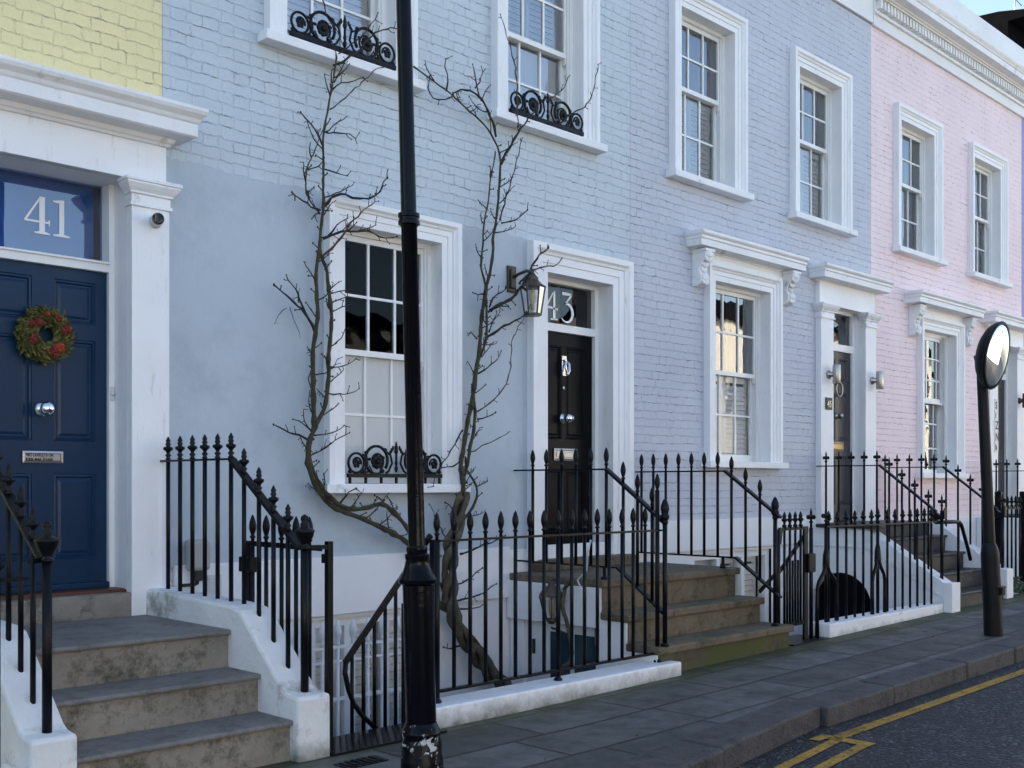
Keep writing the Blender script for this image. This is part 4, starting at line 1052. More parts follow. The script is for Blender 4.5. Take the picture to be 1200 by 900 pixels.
part('cap', MB().lathe([(.108, 3.09), (.108, 3.10), (.082, 3.115), (.052, 3.145), (.045, 3.165), (.048, 3.17), (.026, 3.195), (.012, 3.215), (.014, 3.235), (.002, 3.245)], (LX, LY, 0), 12), 'bronze', wl_)
part('pane', MB().add(hx(.102, 3.09) + hx(.068, 2.868), [(k, (k + 1) % 6, 6 + (k + 1) % 6, 6 + k) for k in range(6)]), 'glass_clear', fo)
part('bulb', MB().lathe([(.012, 2.90), (.014, 2.95), (.028, 2.985), (.030, 3.02), (.016, 3.06), (.012, 3.09)], (LX, LY, 0), 10), 'bulb', wl_)
# lantern under the landing
ul = thing('wall_lantern', (6.46, -.60, .5), 'old tapered lantern hanging on the white side panel under the brown steps', 'lantern')
cx, cy = 6.415, -.605
ub_ = (MB().lathe([(.012, .335), (.03, .345), (.055, .38)], (cx, cy, 0), 8).lathe([(.102, .56), (.098, .575), (.075, .61), (.045, .64), (.03, .645), (.03, .66), (.012, .675), (.002, .69)], (cx, cy, 0), 12))
lb = ub_
for k in range(8):
    a = R(45 * k); lb.bar((cx + .054 * math.cos(a), cy + .054 * math.sin(a), .38), (cx + .098 * math.cos(a), cy + .098 * math.sin(a), .56), .008, .008)
part('frame', lb, 'bronze', ul)
part('pane', MB().lathe([(.053, .38), (.096, .56)], (cx, cy, 0), 8, smooth=False), 'glass_clear', ul)
part('bulb', MB().lathe([(.012, .40), (.022, .44), (.02, .52), (.006, .55)], (cx, cy, 0), 8), 'bulb', ul)
part('bracket', MB().tube([(6.50, cy, .60), (6.46, cy, .70), (6.43, cy, .705), (cx, cy, .68)], .009, 6), 'bronze', ul)
# steel lights of the lavender house
for X, lab in ((11.735, 'brushed steel cylinder wall light on the left pilaster of the dark grey door'), (12.80, 'brushed steel cylinder wall light on the right pilaster of the dark grey door')):
    z = 2.735
    l_ = thing('wall_light', (X, -.08, z), lab, 'wall light', 'steel lights beside the dark grey door')
    part('mount', MB().lathe([(.048, 0), (.048, .02), (.03, .03), (.03, .07)], (X, -.076, z), 14, 'y'), 'steel', l_)
    part('lamp_tube', MB().lathe([(.043, z - .11), (.046, z - .105), (.046, z + .105), (.043, z + .11)], (X + .02, -.17, 0), 16), 'steel', l_)
l_ = thing('wall_light', (17.56, -.08, 2.74), 'dark cylinder wall light cut off by the right edge of the photo', 'wall light')
part('mount', MB().lathe([(.048, 0), (.048, .02), (.03, .03), (.03, .07)], (17.56, -.076, 2.74), 14, 'y'), 'bronze', l_)
part('lamp_tube', MB().lathe([(.046, 2.63), (.046, 2.85)], (17.57, -.17, 0), 16), 'bronze', l_)

# wreath on the blue door
wr = thing('door_wreath', (2.715, .16, 2.36), 'wreath of dried leaves with red and orange flowers on the navy door', 'wreath')
wc = Vector((2.715, .165, 2.36))
lfA, lfB = MB(), MB()
rnd = random.Random(3)
lfA.tube([(wc.x + .098 * math.cos(a), wc.y, wc.z + .098 * math.sin(a)) for a in [2 * math.pi * k / 24 for k in range(24)]], .044, 8, True)
for k in range(1500):
    a = rnd.uniform(0, 2 * math.pi); ph = rnd.uniform(-2.6, .9) if True else 0
    rr = .042 + rnd.uniform(0, .026)
    rad = .098 + rr * math.cos(ph); y = wc.y + rr * math.sin(ph) 
    P = Vector((wc.x + rad * math.cos(a), min(y, .19), wc.z + rad * math.sin(a)))
    dv = Vector((math.cos(a + 1.2) + rnd.uniform(-.7, .7), rnd.uniform(-1., .1), math.sin(a + 1.2) + rnd.uniform(-.7, .7))).normalized()
    sv = dv.cross(Vector((rnd.uniform(-1, 1), rnd.uniform(-1, 1), rnd.uniform(-1, 1)))).normalized()
    L, W = rnd.uniform(.022, .05), rnd.uniform(.005, .010)
    (lfA if rnd.random() < .55 else lfB).add([P, P + dv * L * .5 + sv * W, P + dv * L, P + dv * L * .5 - sv * W], [(0, 1, 2, 3)])
part('leaves', lfA, 'leaf_gold', wr); part('leaves', lfB, 'leaf_green', wr)
for a, rr, sz, m in ((62, .115, .024, 'flower_red'), (20, .11, .030, 'flower_red'), (8, .095, .02, 'flower_red'), (-48, .105, .030, 'flower_orange'), (-72, .11, .032, 'flower_red'), (-88, .105, .02, 'flower_red'), (128, .09, .026, 'flower_red'), (150, .11, .022, 'flower_red'), (205, .10, .026, 'flower_red'), (188, .085, .02, 'flower_red'), (90, .12, .016, 'flower_orange')):
    fb = MB(); cc_ = wc + Vector((rr * math.cos(R(a)), -.06, rr * math.sin(R(a))))
    sz *= 1.15; fb.ball(cc_, sz * .8, 8, 6)
    for k in range(14):
        dv = Vector((rnd.gauss(0, 1), -abs(rnd.gauss(0, 1)), rnd.gauss(0, 1))).normalized()
        fb.ball(cc_ + dv * sz * .7, sz * .36, 5, 4)
    part('flower', fb, m, wr)

# ------------------------------------------------------------------ iron window guards
def guard(x0, x1, z0, label, y=-.035, H=.27):
    """cast scroll guard: two small rings, two big rings with rosettes, a palmette in the middle"""
    t = thing('window_guard', ((x0 + x1) / 2, y, z0), label, 'window guard', 'cast iron window guards')
    W = x1 - x0; cx = (x0 + x1) / 2
    base = MB().box(x0, x1, y - .014, y + .014, z0 + .045, z0 + .075)
    for k in range(7):
        X = x0 + .02 + (W - .04) * k / 6; base.box(X - .008, X + .008, y - .008, y + .008, z0, z0 + .045)
        base.ball((X, y, z0 + .035), .014, 6, 5)
    part('base_bar', base, 'iron', t)
    zb = z0 + .075; h = H - .075
    def P(px, pz, s): return (cx + s * px * W / 2, y, zb + pz * h)
    def ring(mb, px, pz, r, s, a0=0, a1=360, tk=.0105, spir=0.):
        pts = []
        nst = 22
        for k in range(nst + 1):
            a = R(a0 + (a1 - a0) * k / nst); q_ = 1 - spir * k / nst
            c_ = P(px, pz, s); pts.append((c_[0] + s * r * q_ * math.cos(a), y + .001 * s, c_[2] + r * q_ * math.sin(a)))
        mb.tube(pts, tk, 6)
    sc2 = MB(); lv = MB()
    for s in (-1, 1):
        ring(sc2, .83, .40, .072, s, -200, 160, .0095)
        ring(sc2, .83, .42, .045, s, 200, -120, .008, .7)
        ring(sc2, .42, .52, .105, s, -110, 215, .0115)
        ring(sc2, .42, .5, .075, s, 240, -60, .008, .65)
        sc2.tube([P(.70, .72, s), P(.62, .66, s), P(.60, .35, s), P(.66, .12, s), P(.74, .02, s)], .0085, 6)
        sc2.tube([P(.22, .86, s), P(.12, .72, s), P(.09, .40, s), P(.16, .1, s), P(.22, .02, s)], .0085, 6)
        sc2.tube([P(.60, .02, s), P(.56, .3, s), P(.50, .05, s)], .007, 6)
        for k in range(8):
            a = R(45 * k); c_ = P(.42, .45, s); lv.ball((c_[0] + .032 * math.cos(a), y - .006, c_[2] + .032 * math.sin(a)), .025, 6, 5, (1, .5, 1))
        c_ = P(.42, .45, s); lv.ball((c_[0], y - .012, c_[2]), .022, 8, 6)
        c_ = P(.83, .38, s)
        for k in range(5):
            a = R(72 * k + 20); lv.ball((c_[0] + .02 * math.cos(a), y - .004, c_[2] + .02 * math.sin(a)), .018, 6, 5, (1, .5, 1))
        for px, pz, r_ in ((.66, .05, .018), (.30, .1, .018), (.95, .08, .016), (.63, .8, .014), (.24, .92, .016), (.56, .55, .013), (.28, .62, .014)):
            c_ = P(px, pz, s); lv.ball(c_, r_ * 1.2, 6, 5, (1.2, .55, .8))
        for k in range(3):
            c_ = P(.07 + .03 * k, .80 + .10 * (2 - k), s); lv.ball(c_, .015, 6, 5, (.8, .5, 1.4))
    sc2.tube([P(0, .05, 1), P(0, .95, 1)], .009, 6)
    for k, (pz, r_) in enumerate(((.88, .020), (1.02, .018), (1.14, .012), (1.22, .007), (.42, .016), (.2, .018))): lv.ball(P(0, pz, 1), r_, 7, 5, (1, .6, 1.25))
    sc2.add(lv.v, lv.f, True); part('scrollwork', sc2, 'iron', t)
guard(4.84, 5.75, 1.455, 'black scrollwork guard on the sill of the ground floor window, behind the lamp post')
guard(4.345, 5.285, W_BOT + .022, 'black scrollwork guard on the upper sill at the top left, cut by the lamp post')
guard(6.52, 7.44, W_BOT + .002, 'black scrollwork guard on the upper sill above the black door')
VINE_STEMS = [
    ('stem', 0.03, 0.022, [(5.770, 0.442), (5.604, 0.552), (5.474, 0.844), (5.348, 0.999), (5.199, 1.082), (4.943, 1.178), (4.684, 1.276), (4.558, 1.374), (4.472, 1.507), (4.429, 1.644), (4.429, 1.764), (4.472, 1.855), (4.479, 1.996), (4.486, 2.259), (4.486, 2.457), (4.500, 2.741), (4.505, 2.949), (4.534, 3.065), (4.551, 3.189)]),
    ('stem', 0.026, 0.018, [(5.770, 0.459), (5.728, 0.563), (5.680, 0.660), (5.604, 0.705), (5.457, 0.943), (5.348, 1.106), (5.256, 1.202), (5.102, 1.301), (4.951, 1.284), (4.820, 1.267), (4.706, 1.300), (4.573, 1.405), (4.500, 1.519), (4.450, 1.645), (4.443, 1.764), (4.477, 1.856), (4.573, 2.023), (4.622, 2.307), (4.617, 2.640), (4.592, 2.898), (4.588, 2.994), (4.551, 3.116), (4.551, 3.391), (4.550, 3.633), (4.566, 3.797), (4.595, 4.089), (4.647, 4.406), (4.669, 4.534), (4.632, 4.646)]),
    ('stem', 0.012, 0.007, [(4.544, 3.369), (4.486, 3.419), (4.429, 3.487), (4.414, 3.645), (4.464, 3.775), (4.522, 3.890), (4.573, 3.980)]),
    ('trunk', 0.062, 0.046, [(6.455, -0.441), (6.343, -0.228), (6.147, -0.065), (5.983, 0.112), (5.825, 0.304), (5.734, 0.486), (5.719, 0.740), (5.734, 0.966), (5.800, 1.151), (5.851, 1.373)]),
    ('stem', 0.03, 0.02, [(6.455, -0.397), (6.258, -0.104), (6.067, 0.147), (5.899, 0.327), (5.799, 0.477), (5.790, 0.734), (5.806, 0.984), (5.854, 1.196), (5.890, 1.399), (5.863, 1.602), (5.890, 1.704), (5.950, 1.876), (5.992, 2.035), (6.010, 2.227), (6.048, 2.463), (6.114, 2.710), (6.142, 3.010), (6.171, 3.118), (6.238, 3.454), (6.284, 3.588), (6.297, 3.884), (6.284, 4.161), (6.258, 4.249), (6.190, 4.343), (6.067, 4.411), (5.943, 4.452), (5.772, 4.510), (5.584, 4.562), (5.398, 4.644)]),
    ('stem', 0.026, 0.013, [(6.485, -0.437), (6.316, -0.223), (6.123, -0.032), (5.964, 0.157), (5.826, 0.354), (5.737, 0.536), (5.719, 0.765), (5.745, 0.964), (5.817, 1.163), (5.872, 1.365), (5.945, 1.603), (5.955, 1.753), (6.029, 1.947), (6.044, 2.037), (6.029, 2.228), (6.057, 2.422), (6.133, 2.643), (6.162, 2.881), (6.162, 3.075), (6.114, 3.200), (6.100, 3.364), (6.104, 3.516), (6.190, 3.773), (6.245, 4.062), (6.248, 4.175)]),
    ('stem', 0.016, 0.012, [(5.854, 1.136), (6.008, 1.293), (6.048, 1.433), (5.964, 1.569), (5.945, 1.671)]),
]
VINE_TWIGS = [
    ('branch', 0.016, 0.006, [(6.209, 2.868), (6.316, 2.936), (6.441, 3.003), (6.566, 3.151), (6.617, 3.244), (6.679, 3.346), (6.825, 3.459)]),
    ('branch', 0.01, 0.004, [(6.546, 3.127), (6.658, 3.228), (6.794, 3.297), (6.992, 3.347), (7.062, 3.416)]),
    ('branch', 0.012, 0.004, [(6.166, 2.634), (6.297, 2.730), (6.441, 2.804), (6.535, 2.875), (6.596, 2.954)]),
    ('twig', 0.006, 0.003, [(6.063, 2.039), (6.181, 2.107), (6.287, 2.196), (6.356, 2.306), (6.375, 2.424), (6.375, 2.622), (6.425, 2.722), (6.505, 2.837)]),
    ('twig', 0.005, 0.0025, [(5.961, 1.693), (6.133, 1.779), (6.365, 1.884)]),
    ('twig', 0.008, 0.003, [(6.048, 2.327), (6.181, 2.420), (6.248, 2.481), (6.277, 2.539)]),
    ('twig', 0.007, 0.004, [(6.057, 1.970), (6.142, 1.994), (6.209, 2.032)]),
    ('twig', 0.007, 0.004, [(5.904, 1.882), (5.790, 1.736), (5.679, 1.594)]),
    ('twig', 0.007, 0.003, [(5.881, 1.637), (5.808, 1.595), (5.674, 1.580), (5.586, 1.553), (5.543, 1.433)]),
    ('branch', 0.013, 0.005, [(6.326, 4.083), (6.375, 4.164), (6.422, 4.232), (6.475, 4.306), (6.525, 4.388), (6.665, 4.557), (6.752, 4.642)]),
    ('twig', 0.007, 0.003, [(6.316, 3.624), (6.343, 3.727), (6.375, 3.867), (6.422, 4.025), (6.475, 4.206), (6.502, 4.326)]),
    ('branch', 0.011, 0.004, [(6.277, 4.297), (6.248, 4.368), (6.200, 4.447), (6.142, 4.510), (6.085, 4.565), (6.020, 4.583), (5.961, 4.589), (5.881, 4.576), (5.815, 4.552), (5.754, 4.490), (5.692, 4.450), (5.621, 4.430), (5.552, 4.426), (5.508, 4.495), (5.517, 4.583)]),
    ('twig', 0.007, 0.003, [(5.727, 4.539), (5.736, 4.599), (5.727, 4.657), (5.692, 4.708), (5.683, 4.768)]),
    ('twig', 0.008, 0.003, [(6.085, 4.565), (6.048, 4.618), (6.010, 4.675), (5.964, 4.726), (5.945, 4.785)]),
    ('twig', 0.006, 0.003, [(6.048, 4.638), (6.095, 4.733), (6.133, 4.812)]),
    ('twig', 0.006, 0.003, [(6.104, 4.556), (6.161, 4.639), (6.209, 4.707)]),
    ('twig', 0.006, 0.003, [(6.161, 4.473), (6.067, 4.478), (5.982, 4.512), (5.955, 4.546)]),
    ('twig', 0.008, 0.003, [(6.535, 4.433), (6.505, 4.569), (6.485, 4.742), (6.445, 4.902), (6.395, 5.023), (6.336, 5.126), (6.258, 5.279)]),
    ('twig', 0.008, 0.003, [(7.052, 4.581), (7.140, 4.661), (7.226, 4.726), (7.365, 4.805), (7.454, 4.926), (7.504, 5.077), (7.551, 5.227)]),
    ('twig', 0.006, 0.003, [(6.889, 4.749), (7.019, 4.855), (7.095, 5.001)]),
    ('twig', 0.008, 0.004, [(6.336, 3.600), (6.455, 3.641), (6.535, 3.697), (6.576, 3.740)]),
    ('twig', 0.008, 0.003, [(6.142, 2.992), (6.048, 2.974), (5.973, 2.978)]),
    ('twig', 0.007, 0.003, [(6.057, 2.624), (5.982, 2.665), (5.936, 2.633)]),
    ('twig', 0.008, 0.004, [(6.209, 2.889), (6.219, 2.966), (6.277, 3.008), (6.365, 3.068)]),
    ('twig', 0.008, 0.004, [(6.181, 2.851), (6.248, 2.900), (6.336, 2.903)]),
    ('twig', 0.007, 0.003, [(6.190, 2.685), (6.238, 2.794), (6.267, 2.867)]),
    ('branch', 0.012, 0.005, [(4.565, 3.413), (4.661, 3.515), (4.751, 3.538), (4.819, 3.532), (4.888, 3.532), (4.990, 3.564), (5.061, 3.621), (5.101, 3.698), (5.125, 3.735)]),
    ('branch', 0.01, 0.003, [(4.551, 3.053), (4.624, 3.130), (4.706, 3.223), (4.781, 3.333), (4.873, 3.424), (4.959, 3.501), (5.029, 3.533)]),
    ('branch', 0.01, 0.004, [(4.565, 3.194), (4.646, 3.238), (4.751, 3.273), (4.858, 3.290), (4.951, 3.312), (5.029, 3.280), (5.109, 3.274), (5.207, 3.308)]),
    ('twig', 0.007, 0.003, [(4.858, 3.290), (4.951, 3.330), (5.014, 3.366)]),
    ('twig', 0.006, 0.003, [(4.751, 3.273), (4.812, 3.320), (4.835, 3.349)]),
    ('twig', 0.007, 0.003, [(4.609, 3.213), (4.646, 3.293), (4.721, 3.348)]),
    ('branch', 0.012, 0.005, [(4.507, 2.509), (4.471, 2.566), (4.442, 2.623), (4.385, 2.677), (4.322, 2.711), (4.267, 2.752), (4.205, 2.780), (4.164, 2.810)]),
    ('twig', 0.008, 0.003, [(4.407, 2.661), (4.371, 2.717), (4.322, 2.770), (4.267, 2.817), (4.198, 2.873)]),
    ('twig', 0.005, 0.002, [(4.357, 2.721), (4.350, 2.774), (4.350, 2.815)]),
    ('twig', 0.003, 0.0015, [(4.267, 2.663), (4.218, 2.646), (4.177, 2.606), (4.150, 2.545), (4.171, 2.553)]),
    ('twig', 0.003, 0.0015, [(4.280, 2.677), (4.294, 2.589), (4.308, 2.526), (4.315, 2.455)]),
    ('branch', 0.009, 0.004, [(4.442, 1.759), (4.378, 1.787), (4.301, 1.802), (4.232, 1.824), (4.143, 1.856)]),
    ('twig', 0.006, 0.003, [(4.464, 1.826), (4.407, 1.854), (4.336, 1.887), (4.273, 1.902)]),
    ('twig', 0.006, 0.003, [(4.485, 1.796), (4.572, 1.799), (4.646, 1.832), (4.713, 1.871)]),
    ('twig', 0.006, 0.003, [(4.485, 1.664), (4.565, 1.708), (4.646, 1.759), (4.751, 1.817)]),
    ('twig', 0.008, 0.004, [(4.485, 2.049), (4.449, 2.125), (4.428, 2.184), (4.442, 2.239)]),
    ('twig', 0.006, 0.003, [(4.617, 2.288), (4.698, 2.294), (4.774, 2.318), (4.858, 2.369)]),
    ('twig', 0.006, 0.003, [(4.617, 2.093), (4.698, 2.098), (4.774, 2.102), (4.865, 2.145)]),
    ('twig', 0.006, 0.003, [(4.631, 2.814), (4.706, 2.836), (4.781, 2.851)]),
    ('twig', 0.006, 0.003, [(4.631, 2.741), (4.698, 2.773), (4.766, 2.806)]),
    ('twig', 0.006, 0.003, [(4.631, 2.680), (4.698, 2.718), (4.758, 2.743)]),
    ('branch', 0.009, 0.004, [(4.551, 3.398), (4.478, 3.385), (4.407, 3.403), (4.350, 3.416), (4.287, 3.435), (4.260, 3.459)]),
    ('twig', 0.006, 0.003, [(4.529, 3.370), (4.457, 3.333), (4.421, 3.303)]),
    ('twig', 0.006, 0.003, [(4.336, 3.420), (4.322, 3.447), (4.294, 3.460)]),
    ('twig', 0.006, 0.003, [(4.428, 3.556), (4.385, 3.566), (4.350, 3.589)]),
    ('branch', 0.008, 0.004, [(4.565, 3.862), (4.500, 3.920), (4.449, 3.969), (4.385, 3.996), (4.343, 4.028)]),
    ('twig', 0.007, 0.003, [(4.587, 3.952), (4.698, 3.971), (4.796, 3.986), (4.842, 3.959), (4.873, 4.016)]),
    ('twig', 0.006, 0.003, [(4.572, 3.693), (4.646, 3.672), (4.736, 3.665)]),
    ('twig', 0.006, 0.003, [(4.442, 3.655), (4.514, 3.700), (4.565, 3.765)]),
    ('branch', 0.01, 0.004, [(4.661, 4.446), (4.721, 4.486), (4.796, 4.544), (4.865, 4.613), (4.966, 4.735), (5.061, 4.806), (5.166, 4.849), (5.223, 4.853)]),
    ('twig', 0.005, 0.003, [(4.624, 4.131), (4.698, 4.179), (4.812, 4.300), (4.927, 4.410), (5.014, 4.502), (5.117, 4.568)]),
    ('twig', 0.006, 0.003, [(4.639, 4.275), (4.706, 4.322), (4.789, 4.362), (4.865, 4.394)]),
    ('twig', 0.006, 0.003, [(4.639, 4.318), (4.617, 4.373), (4.609, 4.389)]),
    ('twig', 0.006, 0.003, [(4.661, 4.323), (4.698, 4.394), (4.758, 4.472)]),
    ('twig', 0.006, 0.003, [(4.683, 4.525), (4.774, 4.618), (4.888, 4.731), (4.998, 4.901)]),
    ('twig', 0.005, 0.003, [(4.565, 4.893), (4.565, 4.802), (4.587, 4.730), (4.646, 4.662), (4.676, 4.560)]),
    ('twig', 0.008, 0.004, [(4.698, 1.269), (4.721, 1.324), (4.789, 1.397), (4.850, 1.422)]),
    ('twig', 0.007, 0.004, [(5.117, 1.300), (5.069, 1.333), (5.022, 1.352), (4.990, 1.371)]),
    ('twig', 0.007, 0.004, [(4.551, 1.405), (4.587, 1.465), (4.572, 1.520)]),
    ('twig', 0.009, 0.004, [(5.872, 0.890), (5.973, 0.913), (6.067, 0.951), (6.181, 0.974), (6.326, 1.032)]),
    ('twig', 0.008, 0.004, [(5.817, 0.650), (5.945, 0.682), (6.048, 0.745), (6.104, 0.776)]),
    ('twig', 0.009, 0.004, [(5.826, 0.528), (5.945, 0.546), (6.057, 0.579), (6.152, 0.621), (6.200, 0.646)]),
    ('twig', 0.008, 0.004, [(5.872, 0.463), (5.973, 0.462), (6.057, 0.490)]),
    ('twig', 0.01, 0.004, [(5.908, 0.168), (5.808, 0.165), (5.736, 0.159), (5.692, 0.183)]),
    ('twig', 0.009, 0.004, [(5.854, 1.108), (5.781, 1.198), (5.719, 1.259), (5.648, 1.313)]),
    ('twig', 0.006, 0.003, [(5.781, 0.962), (5.683, 1.066), (5.586, 1.195), (5.526, 1.302)]),
    ('twig', 0.007, 0.003, [(5.790, 0.881), (5.674, 0.886), (5.586, 0.903)]),
]
# ------------------------------------------------------------------ climbing plant
rv = random.Random(11)
def spline(pts, step=.045):
    P = [Vector((p[0], 0, p[1])) for p in pts]; out = []
    for i in range(len(P) - 1):
        p0, p1, p2, p3 = P[max(i - 1, 0)], P[i], P[i + 1], P[min(i + 2, len(P) - 1)]
        n = max(1, int((p2 - p1).length / step))
        for k in range(n):
            t = k / n
            out.append(.5 * ((2 * p1) + (p2 - p0) * t + (2 * p0 - 5 * p1 + 4 * p2 - p3) * t * t + (3 * p1 - p0 - 3 * p2 + p3) * t ** 3))
    out.append(P[-1]); return out
vine = thing('climbing_plant', (6.5, -.2, -1.7), 'leafless climbing plant with a thick twisted trunk, spread over the blue wall', 'climbing plant')
def spur(mb, p, d, ln, r):
    a = Vector(p); k = Vector((rv.uniform(-.4, .4), rv.uniform(-.6, .1), rv.uniform(-.2, .5)))
    b = a + (d + k * .3).normalized() * ln * .55; e = b + (d + k).normalized() * ln * .5
    mb.tube([a, b, e], [r, r * .8, r * .55], 5); mb.ball(e, r * 1.25, 5, 4, (1, 1, 1.3))
for kind, r0, r1, pts in VINE_STEMS:
    S = spline(pts, .04); mb = MB(); n = len(S); ph = rv.uniform(0, 6)
    base_y = -.17 if kind == 'trunk' else -.125
    if kind == 'trunk':
        for st in range(3):
            Q = []; 
            for i, p in enumerate(S):
                a = i * .42 + st * 2.1; rr = .040
                Q.append((p.x + rr * math.cos(a), base_y + rr * math.sin(a), p.z + rr * .3 * math.sin(a * 1.3)))
            mb.tube(Q, [(.033 + .006 * math.sin(i * 1.7 + st)) * (1 - .25 * i / n) for i in range(n)], 8)
        part('trunk', mb, 'bark_pale', vine); continue
    Q = []; RR = []
    for i, p in enumerate(S):
        t = i / max(1, n - 1)
        Q.append((p.x + .004 * math.sin(i * .7 + ph) + rv.uniform(-.003, .003), base_y + .022 * math.sin(i * .33 + ph), p.z + rv.uniform(-.003, .003)))
        RR.append((r0 + (r1 - r0) * t) * .70 * (1 - .62 * max(0., min(1., (p.z - 2.2) / 2.6))) * (1 + .14 * math.sin(i * 1.9 + ph) + (.35 if rv.random() < .12 else 0)))
    mb.tube(Q, RR, 8)
    for i in range(3, n - 2, 3):
        if rv.random() < .8 and Q[i][2] > .9:
            sx = rv.choice((-1, 1)); spur(mb, Q[i], Vector((sx, rv.uniform(-.6, 0), rv.uniform(0, 1))).normalized(), rv.uniform(.03, .075), .0055)
    for i in range(2, n - 2, 3):
        if Q[i][2] < 1.05 or rv.random() > .62: continue
        sx = rv.choice((-1, 1)); d = Vector((sx, rv.uniform(-.7, -.1), rv.uniform(-.1, 1.))).normalized()
        P_ = [Vector(Q[i])]; Ln = rv.uniform(.07, .24); m_ = 5
        for k in range(m_):
            d = (d + Vector((rv.uniform(-.3, .3), rv.uniform(-.15, .1), rv.uniform(-.1, .4)))).normalized()
            P_.append(P_[-1] + d * Ln / m_)
        tw = MB().tube(P_, [.0055, .005, .0045, .004, .0034, .0028], 5)
        for k in range(1, m_ + 1):
            if rv.random() < .8: spur(tw, P_[k], Vector((-d.z * rv.choice((-1, 1)), rv.uniform(-.5, 0), d.x)).normalized(), rv.uniform(.015, .04), .0030)
        part('twig', tw, 'twig', vine)
    part('stem', mb, 'bark', vine)
for kind, r0, r1, pts in VINE_TWIGS:
    S = spline(pts, .035); n = len(S); mb = MB(); ph = rv.uniform(0, 6); out = rv.uniform(.0, .10)
    Q = [(p.x + .006 * math.sin(i * 1.7 + ph) + rv.uniform(-.004, .004), -.115 - out * math.sin(math.pi * .5 * i / n), p.z + rv.uniform(-.005, .005)) for i, p in enumerate(S)]
    mb.tube(Q, [(r0 + (r1 - r0) * i / max(1, n - 1)) * (1 + .22 * math.sin(i * 2.1 + ph)) for i in range(n)], 6)
    if r0 > .0055:
        for i in range(2, n, 2):
            if rv.random() < .7:
                d = Vector(Q[min(i, n - 1)]) - Vector(Q[i - 1]); nn = Vector((-d.z, 0, d.x)).normalized() * rv.choice((-1, 1))
                spur(mb, Q[i], (nn + d.normalized() * .6).normalized(), rv.uniform(.02, .065), max(.0036, r1 * .9))
        mb.ball(Q[-1], r1 * 1.7, 6, 5, (1, 1, 1.4))
    part('branch' if r0 > .0085 else 'twig', mb, 'twig_red' if rv.random() < .12 else 'twig', vine)
# small bare creeper by the basement door
cr = thing('climbing_plant', (6.45, -.75, -1.7), 'thin bare creeper climbing past the lantern under the brown steps', 'climbing plant')
pts = [(-.70, -1.7), (-.68, -.6), (-.70, -.052), (-.80, .06), (-.782, .259), (-.764, .392), (-.71, .489), (-.728, .625), (-.77, .70)]
mb = MB().tube([(6.43 + .015 * math.sin(i * .9), p.x, p.z) for i, p in enumerate(spline(pts, .05))], .017, 7)
part('stem', mb, 'bark_pale', cr)
for q_ in ([(-.782, .27), (-.70, .29), (-.617, .31)], [(-.71, .49), (-.66, .56), (-.70, .64), (-.66, .70)], [(-.728, .62), (-.80, .66), (-.84, .74)]):
    part('twig', MB().tube([(6.42 - .01 * i, p.x, p.z) for i, p in enumerate(spline(q_, .05))], .009, 6), 'twig', cr)
part('twig', MB().tube([(6.44, -.86, .70), (6.47, -.93, .78), (6.42, -.98, .90), (6.45, -.99, 1.02)], .007, 6).tube([(6.44, -.86, .70), (6.40, -.95, .62), (6.42, -.98, .55)], .007, 6), 'white_iron', cr)

# ------------------------------------------------------------------ pavement, kerb, road
def kb(x): return -2.745 if x >= 6.4 else -2.72 - .098 * (6.4 - x) - .004 * (6.4 - x) ** 2
def kf(x): return -3.03 if x >= 6.4 else -2.995 - .118 * (6.4 - x) - .006 * (6.4 - x) ** 2
def gzc(x): return gz(min(x, 30))
xs = [-14 + .5 * i for i in range(129)]
mb = MB()
for a, b in zip(xs, xs[1:]):
    ia, ib = (-1.50, -1.50)
    mb.quad((a, kb(a) - .05, gzc(a)), (b, kb(b) - .05, gzc(b)), (b, ib, gzc(b)), (a, ia, gzc(a)))
struct('pavement', mb, 'flags')
kbm = MB(); x = -9.; rk = random.Random(5)
while x < 32:
    L = rk.uniform(.85, 1.25)
    if x < 6.4 < x + L + .5: L = 6.4 - x
    e = x + L; j = rk.uniform(-.006, .006)
    t = .012 if x < 6.38 else .004
    xa, xb = x + .004, e - .004
    yfa, yfb, yba, ybb = kf(xa) + j, kf(min(xb, 6.39) if xa < 6.39 else xb) + j, kb(xa), kb(min(xb, 6.39) if xa < 6.39 else xb)
    za, zb_ = gzc(xa) + t + j * .5, gzc(xb) + t + j * .5
    v = [(xa, yfa, -.35), (xb, yfb, -.35), (xb, ybb, -.35), (xa, yba, -.35), (xa, yfa, za), (xb, yfb, zb_), (xb, ybb, zb_), (xa, yba, za)]
    kbm.add(v, [(3, 2, 1, 0), (4, 5, 6, 7), (0, 1, 5, 4), (1, 2, 6, 5), (2, 3, 7, 6), (3, 0, 4, 7)])
    x = e
struct('kerb', kbm, 'kerb', .018)
mb = MB(); xr = [-120, -60] + [-14 + i for i in range(65)] + [80, 160]
for a, b in zip(xr, xr[1:]):
    mb.quad((a, -60, gzc(a) - .125), (b, -60, gzc(b) - .125), (b, -2.6 if a > 3 else -2.9, gzc(b) - .125), (a, -2.6 if a > 3 else -2.9, gzc(a) - .125))
struct('road', mb, 'asphalt')
def line(mb, x0, x1, y0f, w):
    n = max(2, int((x1 - x0) / .5)); X = [x0 + (x1 - x0) * i / n for i in range(n + 1)]
    for a, b in zip(X, X[1:]): mb.quad((a, y0f(a) - w / 2, gzc(a) - .120), (b, y0f(b) - w / 2, gzc(b) - .120), (b, y0f(b) + w / 2, gzc(b) - .120), (a, y0f(a) + w / 2, gzc(a) - .120))
lm = MB()
line(lm, 6.16, 34, lambda x: -3.225, .085)
f1 = lambda x: -3.245 - .115 * (6.2 - x); f2 = lambda x: -3.42 - .115 * (6.2 - x)
line(lm, -9, 6.16, f1, .07); line(lm, -9, 6.10, f2, .07)
